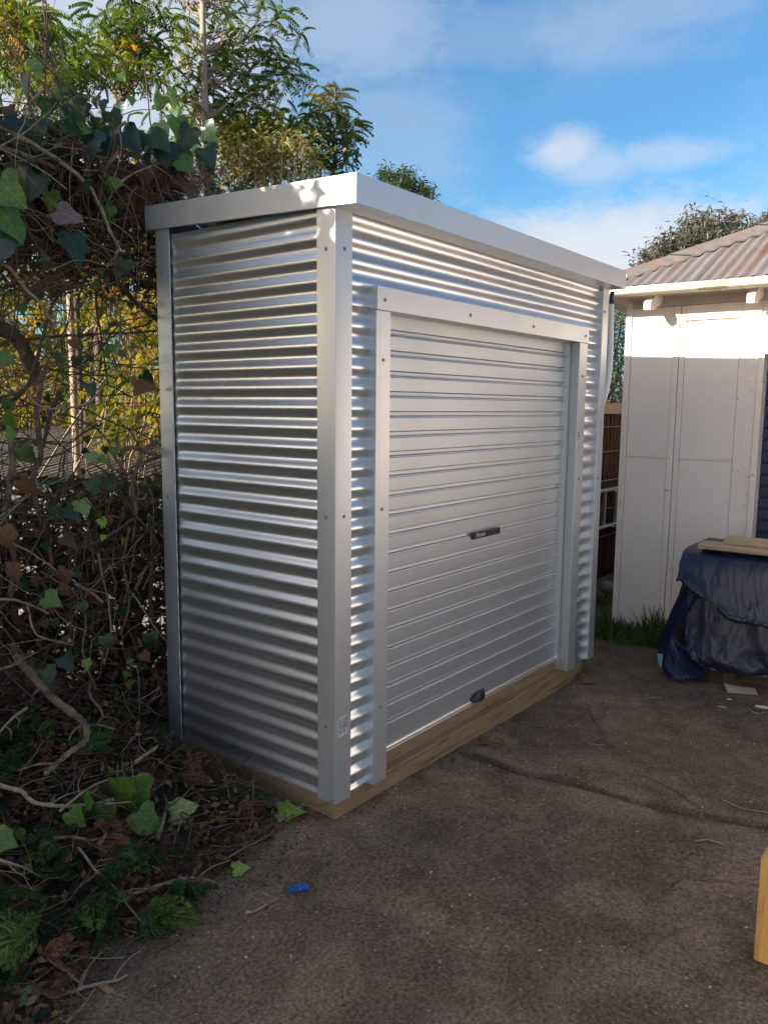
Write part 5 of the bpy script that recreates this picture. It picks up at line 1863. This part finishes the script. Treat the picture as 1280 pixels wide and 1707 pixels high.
def lay(px, py, lift):
    """point on the heap or slab seen at this pixel, raised by lift"""
    z = 0.0
    for _ in range(12):
        p = on_plane(px, py, 2, z + lift)
        h = float(heap_h(p[0], p[1])) if p[0] < -0.01 else ground_z(p[0], p[1])
        z = z * 0.5 + 0.5 * max(h, 0 if p[0] < -0.01 else h)
    return on_plane(px, py, 2, z + lift)


STICKS = [
    ('pruned_branch', [(30, 1095), (58, 1128), (92, 1165), (128, 1192), (147, 1212), (146, 1232), (120, 1252), (92, 1278), (78, 1292)], .0135, .22, 'vine', 'thick kinked branch with a pale sawn end on the prunings', True),
    ('pruned_branch', [(-10, 1305), (35, 1322), (62, 1340), (110, 1347), (150, 1345), (190, 1339)], .0075, .10, 'vine_pale', 'long pale brown branch above the big green leaves at the left edge', False),
    ('pruned_branch', [(225, 1272), (258, 1250), (282, 1228), (306, 1216)], .006, .08, 'vine_pale', 'pale stick leaning toward the back corner of the shed', False),
    ('pruned_branch', [(160, 1542), (215, 1538), (280, 1537), (345, 1547)], .0062, .012, 'vine', 'long dark stick lying level at the front edge of the prunings', False),
    ('pruned_branch', [(215, 1492), (250, 1480), (288, 1470), (325, 1466), (356, 1473)], .0062, .02, 'vine_pale', 'pale bent stick poking out of the prunings above the level stick', False),
    ('pruned_branch', [(102, 1657), (135, 1648), (165, 1640), (192, 1636), (215, 1626)], .0055, .012, 'vine_pale', 'pale stick at the bottom left with a forked tip', False),
    ('pruned_branch', [(-8, 1632), (15, 1642), (50, 1636), (85, 1610), (120, 1590), (180, 1560)], .004, .02, 'vine', 'reddish curved twig running up from the bottom left corner', False),
    ('pruned_branch', [(-8, 1648), (28, 1650)], .006, .012, 'vine_pale', 'short stub of stick at the lower left edge', False),
    ('pruned_branch', [(110, 1705), (135, 1680), (152, 1658), (160, 1645)], .0045, .012, 'vine', 'brown twig slanting off the bottom edge', False),
    ('pruned_branch', [(132, 1412), (160, 1452), (190, 1480), (212, 1508), (235, 1535)], .0042, .05, 'vine_pale', 'tan cypress stem slanting down across the green sprays', False),
    ('pruned_branch', [(-10, 1430), (20, 1440), (50, 1448), (72, 1460)], .0045, .08, 'vine_pale', 'thin curved twig at the left edge above the bright spray', False),
    ('pruned_branch', [(90, 1398), (120, 1396), (150, 1400), (185, 1398)], .0055, .08, 'vine', 'brown stick under the big green leaves', False),
    ('pruned_branch', [(262, 1400), (272, 1370), (276, 1345), (270, 1330)], .0075, .05, 'vine', 'short upright brown stub between green leaves', False),
    ('pruned_branch', [(298, 1366), (318, 1380), (342, 1394)], .0035, .02, 'vine_pale', 'small straight stick near the shed base litter', False),
    ('pruned_branch', [(45, 1180), (20, 1200), (-8, 1232)], .0055, .15, 'vine_pale', 'pale stick running off the left edge below the sawn branch', False),
    ('pruned_branch', [(100, 1352), (150, 1312), (182, 1296), (200, 1300)], .004, .13, 'vine_pale', 'thin arching twig over the middle of the heap', False),
    ('pruned_branch', [(-8, 1120), (40, 1106), (95, 1092), (150, 1085)], .0045, .22, 'vine_pale', 'pale twig crossing behind the sawn branch', False),
    ('pruned_branch', [(162, 1120), (150, 1150), (172, 1190), (160, 1210)], .0055, .18, 'vine', 'crooked brown twig beside the sawn branch', False),
]
for nm, pts, r, lift, mt, lab, sawn in STICKS:
    P = spline([lay(px, py, lift if mt != 'x' else 0) for px, py in pts], 6 * len(pts))
    P += np.cumsum(rng.normal(0, 0.0009, P.shape), axis=0)
    P[:, 0] = np.where((P[:, 1] > 0.1) & (P[:, 0] > -0.02), -0.02, P[:, 0])
    b = MB()
    rr_ = np.linspace(r * 1.15, r * 0.55, len(P)) * (1 + rng.normal(0, 0.07, len(P)) + 0.16 * np.maximum(0, np.sin(np.arange(len(P)) * 1.1 + px)) ** 6)
    b.tube(P, rr_, 9)
    for k in range(4 if len(P) > 26 else 2 if len(P) > 14 else 0):       # side twiglets
        i = rng.integers(3, len(P) - 3)
        d = (P[i + 1] - P[i]) / np.linalg.norm(P[i + 1] - P[i])
        sd = np.cross(d, (0, 0, 1)) * rng.choice((-1, 1)) + np.array((0, 0, 0.25)) + d * 0.6
        q = spline([P[i], P[i] + sd * 0.05, P[i] + sd * 0.09 + d * 0.03], 6)
        q[:, 2] = np.maximum(q[:, 2], 0.004)
        b.tube(q, np.linspace(r * 0.45, r * 0.2, 6), 5)
    o = b.build(nm, mt, None, True, fix=False)
    tag(o, lab, 'branch', 'cut branches and sticks on the prunings heap')
    if sawn:
        m2 = MB()
        d = P[0] - P[1]
        d /= np.linalg.norm(d)
        m2.tube([P[0] - d * 0.001, P[0] + d * 0.003], rr_[0] * 0.97, 10)
        m2.build('sawn_end', 'cut_wood', o)

# green and brown cypress sprays in the heap
SPR = [(55, 1555, 110, 'spray_leaf', 'brightest yellow-green cypress spray at the lower left', -150), (115, 1450, 70, 'spray_leaf', 'dark fern-like cypress spray above the tan stem', -160), (165, 1500, 85, 'spray_leaf', 'drooping dark green spray below the big leaves', -80),
       (190, 1435, 70, 'spray_leaf', 'green spray right of the brown dead sprig', -20), (235, 1420, 60, 'spray_leaf', 'green spray beside the single dark ivy leaf', -60), (255, 1520, 60, 'spray_leaf', 'dark green spray tip by the level stick', -10), (298, 1475, 45, 'spray_leaf', 'thin green spray under the pale bent stick', -30),
       (30, 1270, 90, 'spray_leaf', 'large dark spray high on the heap at the left', -150), (60, 1230, 70, 'spray_leaf', 'dark spray under the sawn branch', 170), (10, 1490, 70, 'spray_leaf', 'green spray at the left edge above the bright one', -130), (95, 1390, 60, 'spray_leaf', 'dark spray by the brown stick', -110), (130, 1240, 60, 'spray_leaf', 'shaded spray behind the kinked branch', 20),
       (168, 1395, 62, 'dead_leaf', 'rust-brown dead cypress sprig in the middle of the heap', -70), (185, 1365, 50, 'dead_leaf', 'curled brown dead frond below the big leaves', -40), (300, 1290, 70, 'dead_leaf', 'reddish dead frond against the shed base', 0), (395, 1345, 62, 'dead_leaf', 'reddish dead frond near the front corner of the shed', -20),
       (205, 1470, 40, 'dead_leaf', 'pale brown bristly sprig by the bent stick', 60), (75, 1600, 80, 'dead_leaf', 'fan of reddish dead twigs at the lower left', 20), (250, 1300, 60, 'dead_leaf', 'brown frond under the leaning stick', -150)]
for (px, py, s_, mt, lab, ang) in SPR:
    p = lay(px, py, 0.11 if 'brightest' in lab else 0.065)
    p[0] = min(p[0], -0.05) if p[1] > 0.12 else p[0]
    dep = (p - CAM) @ FW
    m_ = 9 if mt == 'spray_leaf' else 5
    b = MB()
    a = R(ang)
    hd_ = math.atan2(RT[1] * math.cos(a) + (FW[1]) * math.sin(a) * 1.4, RT[0] * math.cos(a) + FW[0] * math.sin(a) * 1.4)
    azs = hd_ + rng.normal(0, 0.85, m_)
    scatter(b, SP_V, SP_F, rot_mats(azs, rng.normal(0.05, 0.3, m_), rng.normal(0, 0.65, m_)), p + rng.normal(0, 0.02 if mt == 'spray_leaf' else 0.006, (m_, 3)) * (1, 1, 0.8), s_ * dep / FPX * rng.uniform(0.65, 1.2, m_) * (1.0 if mt == 'spray_leaf' else 0.75), np.clip((0.9 if 'brightest' in lab else 0.45) + rng.normal(0, 0.25, m_), 0, 1))
    b.v = [V + rng.normal(0, 0.0022, V.shape) for V in b.v]
    if mt == 'dead_leaf' and px > 270:
        V = np.concatenate(b.v)
        V[:, 0] = np.minimum(V[:, 0], -0.004)
        b.v = [V]
    tag(b.build('cypress_spray', mt, None, fix=False), lab, 'cypress spray', 'cypress sprays in the prunings')
# more anonymous sprays, too mixed to count
b = MB()
X_, Y_, Z_ = heap_pt(330, (-1.5, -0.08), (0.10, 1.0))
n = len(X_)
scatter(b, SP_V, SP_F, rot_mats(rng.uniform(0, 6.28, n), rng.normal(-0.1, 0.3, n), rng.normal(0, 0.4, n)), np.stack([X_, Y_, Z_ + 0.03], -1), rng.uniform(0.06, 0.15, n), rng.random(n) * 0.7)
tag(b.build('cypress_trimmings', 'conifer_leaf', None, fix=False), 'dark cypress trimmings mixed through the heap', 'trimmings', kind='stuff')

# leaves lying on the heap and the slab
FALLEN = [(196, 1300, 62, -75, 'ivy_green', 'large green leaf with a pale sheen, left of the overlapping pair', .16), (222, 1298, 68, -80, 'ivy_green', 'large wavy green leaf, right of the overlapping pair', .15), (232, 1352, 52, -50, 'ivy_green', 'dark green heart-shaped leaf below the overlapping pair', .10),
          (150, 1325, 40, -120, 'ivy_green', 'olive leaf left of the big overlapping pair', .14), (170, 1340, 44, -70, 'ivy_dark', 'dark leaf tucked under the pale branch tip', .12), (118, 1352, 36, -50, 'ivy_green', 'rounded green leaf below the pale branch', .13), (-2, 1382, 30, -60, 'ivy_pale', 'pale round leaf cut by the left edge', .13), (28, 1385, 24, -60, 'ivy_green', 'small green leaf beside the pale round one', .12), (0, 1400, 34, -20, 'ivy_green', 'green leaf under the pale round one', .11),
          (285, 1355, 46, 15, 'ivy_pale', 'pale grey-green leaf turned edge-on by the short stub', .04), (362, 1358, 30, -80, 'ivy_lime', 'bright leaf standing upright on the litter', .02), (464, 1355, 48, 8, 'ivy_lime', 'lime green leaf flat on the slab by the shed corner', .006), (390, 1452, 30, 20, 'ivy_lime', 'yellow-green torn leaf on the slab', .008), (284, 1512, 42, 5, 'ivy_lime', 'green leaf with a long stalk on the slab edge', .01),
          (35, 1662, 40, 25, 'ivy_pale', 'greyish green leaf at the bottom left', .012), (62, 1690, 30, 10, 'ivy_dark', 'dark leaf at the very bottom left', .01), (80, 1668, 44, 60, 'ivy_brown', 'curled brown leaf by the greyish green one', .012), (-4, 1590, 40, 30, 'ivy_mauve', 'grey-brown leaf at the left edge below the bright spray', .02), (18, 1605, 26, 0, 'ivy_mauve', 'small mauve-brown leaf at lower left', .015), (28, 1622, 30, 0, 'ivy_dark', 'dull green leaf between brown ones at lower left', .012),
          (395, 1335, 30, -90, 'ivy_dark', 'dark green leaf at the foot of the side wall', .02), (440, 1338, 34, 10, 'ivy_dark', 'dark green leaf by the base timber near the corner', .01), (385, 1300, 24, -60, 'ivy_green', 'dull green leaf in litter against the base timber', .03), (110, 1532, 30, -70, 'ivy_brown', 'folded brown leaf among the dark sprays', .05), (800, 1236, 22, -30, 'ivy_brown', 'curled brown leaf against the base timber below the handle', .01), (972, 1134, 30, -15, 'ivy_brown', 'pale brown curled leaf at the right end of the shed', .012),
          (310, 1288, 40, -10, 'ivy_brown', 'brown leaf against the back of the side base', .03), (55, 1505, 24, -90, 'ivy_brown', 'brown leaf behind the bright spray', .05)]
for (px, py, s_, ang, kind, lab, lift) in FALLEN:
    p = lay(px, py, lift)
    dep = (p - CAM) @ FW
    flat = lift < 0.018
    if flat:
        a = R(ang)
        x = Vector((RT[0] * math.cos(a) + FW[0] * math.sin(a), RT[1] * math.cos(a) + FW[1] * math.sin(a), 0)).normalized()
        z_ = (Vector((rng.normal(0, .12), rng.normal(0, .12), 1)) + Vector(-FW) * 0.25)
        z_ = (z_ - x * z_.dot(x)).normalized()
        rm = Matrix((x, z_.cross(x), z_)).transposed()
        p = p + np.array((0, 0, 0.006 + (0.012 if kind == 'ivy_brown' else 0.0)))
    else:
        rm = facing_rot(ang, 0.2, 0.25)
    o = put_leaf(kind, p, s_ * dep / FPX, rm, None, 'fallen_leaf')
    tag(o, lab, 'leaf', 'leaves fallen on the heap and slab')

# twigs on the open slab
TW = [([(980, 1175), (988, 1196), (1000, 1216), (1004, 1222)], .0028, 'short dark twig pointing at the right end of the shed'), ([(1088, 1503), (1110, 1480), (1137, 1462), (1190, 1466), (1285, 1476)], .0030, 'bent twig elbowed near the yellow post'), ([(1062, 1290), (1100, 1303), (1140, 1325), (1165, 1345), (1168, 1366)], .0030, 'forked dark twig along the crack on the right'),
      ([(1205, 1334), (1240, 1348), (1285, 1356)], .0026, 'pale curved twig at the right edge of the slab'), ([(410, 1522), (432, 1517), (452, 1506), (463, 1499)], .0042, 'pale wriggly twig near the blue peg'), ([(1160, 1402), (1180, 1401), (1206, 1410)], .0040, 'pale flat strip of bark below the crack'), ([(365, 1640), (374, 1612), (377, 1570)], .0026, 'thin brown twig standing toward the viewer at lower middle'), ([(363, 1610), (376, 1590)], .0022, 'short twig crossing the thin brown one'),
      ([(262, 1665), (268, 1635), (264, 1625), (240, 1604)], .0030, 'forked grey twig at the lower left of the slab'), ([(264, 1648), (296, 1628)], .0024, 'side twig of the forked grey one'), ([(205, 1680), (250, 1652), (222, 1652)], .0022, 'angular brown twig left of the forked one'), ([(455, 1438), (482, 1428)], .0020, 'tiny straight twig between corner and peg'), ([(1075, 1165), (1095, 1162), (1112, 1166)], .0028, 'small pale twig in front of the tarpaulin'),
      ([(180, 1600), (225, 1565), (270, 1548)], .0022, 'thin dark twig parallel to the level stick'), ([(855, 1618), (872, 1628)], .0020, 'speck-like twig in the lower middle of the slab'), ([(1245, 1180), (1262, 1190), (1285, 1186)], .0035, 'pale twig by the scraps under the tarpaulin'), ([(980, 1240), (1010, 1243)], .0020, 'thin straw on the slab left of the forked twig'), ([(1130, 1430), (1160, 1418)], .0018, 'faint straw right of the lower middle'), ([(518, 1490), (535, 1492)], .0018, 'tiny chip beside the blue peg'), ([(960, 1480), (985, 1470)], .0016, 'thin straw in the middle of the open slab'), ([(700, 1560), (722, 1575)], .0016, 'thin straw in the lower centre of the slab'), ([(1120, 1555), (1150, 1590), (1165, 1610)], .0020, 'dark thin twig left of the yellow post'), ([(240, 1600), (300, 1570), (330, 1540)], .0016, 'hair-thin twig at the edge of the prunings')]
for pts, r, lab in TW:
    P = spline([lay(px, py, r + 0.001) for px, py in pts], 5 * len(pts) + 4)
    P[:, :2] += np.cumsum(rng.normal(0, 0.0012, (len(P), 2)), axis=0)
    b = MB()
    b.tube(P, np.linspace(r * 1.1, r * 0.6, len(P)) * (1 + rng.normal(0, 0.08, len(P))), 6)
    tag(b.build('twig', 'vine_pale' if ('pale' in lab or 'straw' in lab) else 'vine', None, True, fix=False), lab, 'twig', 'twigs lying on the slab')

# blue plastic peg
p = lay(498, 1484, 0.0)
pe = empty('peg', tuple(p), 'small bright blue plastic peg lying on the slab', 'peg')
pe.rotation_euler = (0, 0, math.atan2(RT[1], RT[0]) + 0.35)
for k, (ya, yb_) in enumerate(((-0.010, -0.0015), (0.0015, 0.010))):
    b = MB()
    b.add([(x, y, z) for y in (ya, yb_) for x, z in ((-0.033, 0.002), (-0.030, 0.014), (0.022, 0.016), (0.035, 0.008), (0.030, 0.002))],
          [tuple(range(5)), tuple(range(9, 4, -1))] + [(i, (i + 1) % 5, 5 + (i + 1) % 5, 5 + i) for i in range(5)])
    b.build('jaw', 'peg_blue', pe)
b = MB()
b.tube([(0.002, -0.012, 0.010), (0.002, 0.012, 0.010)], 0.0045, 8)
b.build('spring', 'screw_metal', pe)
# scraps by the tarpaulin
p0 = [lay(*q, 0.008) for q in ((1206, 1142), (1212, 1155), (1263, 1159), (1257, 1147))]
b = MB()
P = np.array([[p0[0] * (1 - s_) + p0[3] * s_ + np.array((0, 0, 0.012 * (1 - s_) ** 3)), p0[1] * (1 - s_) + p0[2] * s_ + np.array((0, 0, 0.003))] for s_ in np.linspace(0, 1, 8)])
b.grid(P)
b.grid(P - np.array((0, 0, 0.004)))
tag(b.build('cardboard', 'card', None, True), 'torn strip of pale cardboard on the slab under the tarpaulin', 'cardboard')
for (px, py, s_, lab) in ((1203, 1178, 16, 'small tan wood chip below the cardboard strip'), (1268, 1178, 20, 'pale chip of wood at the right edge below the tarpaulin'), (1215, 1165, 8, 'tiny pale crumb beside the cardboard strip'), (175, 1645, 36, 'orange-brown splinter of wood at the lower left')):
    p = lay(px, py, 0.006)
    dep = (p - CAM) @ FW
    L = s_ * dep / FPX
    b = MB()
    b.add([(x * L, y * L, z * L) for x, y, z in ((-.5, -.12, 0), (.45, -.18, 0), (.5, .1, 0), (-.35, .16, 0), (-.4, -.05, .16), (.4, -.1, .2), (.42, .06, .18), (-.3, .1, .14))],
          [(0, 3, 2, 1), (4, 5, 6, 7), (0, 1, 5, 4), (1, 2, 6, 5), (2, 3, 7, 6), (3, 0, 4, 7)])
    o = b.build('wood_chip', 'pine' if 'orange' in lab or 'tan' in lab else 'card', None)
    o.location = tuple(p - np.array((0, 0, 0.004)))
    o.rotation_euler = (0, 0, math.atan2(RT[1], RT[0]) - 0.5)
    tag(o, lab, 'wood chip', 'wood chips on the slab')


# ------------------------------------------------------------------ unseen house added behind the viewer to bounce sun into the yard
hb = empty('unseen_bounce_house', (0.0, -6.6, 0), 'unseen grey weatherboard house added behind the viewer for bounced sunlight', 'house')
hbi = Matrix.Translation((0, 6.6, 0))
for k in range(19):
    b = MB()
    z0 = 0.15 + k * 0.17
    b.add([(-9, -6.6, z0), (9.5, -6.6, z0), (9.5, -6.622, z0 + 0.175), (-9, -6.622, z0 + 0.175), (-9, -6.64, z0), (9.5, -6.64, z0)], [(0, 1, 2, 3), (0, 4, 5, 1)])
    under(b.build('weatherboard', 'grey_wall', hb), hbi)
b = MB()
b.box(-9, 9.5, -12, -6.645, -0.1, 3.4)
under(b.build('wall', 'grey_wall', hb), hbi)
b = MB()
b.add([(-9.4, -6.2, 3.36), (9.9, -6.2, 3.36), (9.9, -9.3, 4.7), (-9.4, -9.3, 4.7), (-9.4, -12.4, 3.36), (9.9, -12.4, 3.36)], [(0, 1, 2, 3), (3, 2, 5, 4)])
under(b.build('roof', 'rusty_roof', hb), hbi)
for x in (-5.5, -1.2, 3.4, 6.8):
    b = MB()
    b.box(x, x + 1.2, -6.63, -6.57, 1.1, 2.3)
    f = under(b.build('window', 'old_white_trim', hb), hbi)
    b = MB()
    b.box(x + 0.07, x + 1.13, -6.57, -6.566, 1.17, 2.23)
    b.build('pane', 'black_plastic', f)

# unseen evergreens added out of frame to keep low sun off the yard
for k, (x0_, x1_, zt_) in enumerate(((-9.4, -8.4, 6.3), (-10.8, -9.3, 6.3), (-13.4, -10.7, 6.25), (-16.0, -13.2, 6.25))):
    cx = (x0_ + x1_) / 2
    t = empty('added_evergreen', (cx, 5.6, 0), ('added evergreen nearest the neighbour shed in the off-frame sun screen', 'second added evergreen of the off-frame sun screen', 'third added evergreen of the off-frame sun screen', 'farthest left added evergreen of the off-frame sun screen')[k], 'tree', 'added evergreens screening the low sun')
    inv = Matrix.Translation((-cx, -5.6, 0))
    b = MB()
    b.tube([(cx, 5.6, -0.1), (cx + 0.1, 5.6, zt_ * 0.5), (cx, 5.6, zt_ * 0.92)], [0.16, 0.1, 0.03], 8)
    under(b.build('trunk', 'bark_dark', t, True), inv)
    n = int(13000 * (x1_ - x0_) / 1.8)
    X_ = rng.uniform(x0_ - 0.15, x1_ + 0.15, n)
    top = zt_ + 0.14 * np.sin(X_ * 5.3 + k) + 0.14 * np.sin(X_ * 17.0)
    b = MB()
    T = np.stack([X_, rng.uniform(4.9, 6.3, n), top * rng.uniform(0.0, 1, n) ** 0.8], -1)
    scatter(b, [(0, 0, 0), (0.3, 0.42, 0.05), (1, 0, -0.05), (0.3, -0.42, 0.05)], LEAF_F, rot_mats(rng.uniform(0, 6.28, n), rng.uniform(-1.2, 0.6, n), rng.uniform(-0.8, 0.8, n)), T, rng.uniform(0.14, 0.26, n), 0.7 * rng.random(n))
    under(b.build('crown', 'conifer_leaf', t, fix=False), inv)
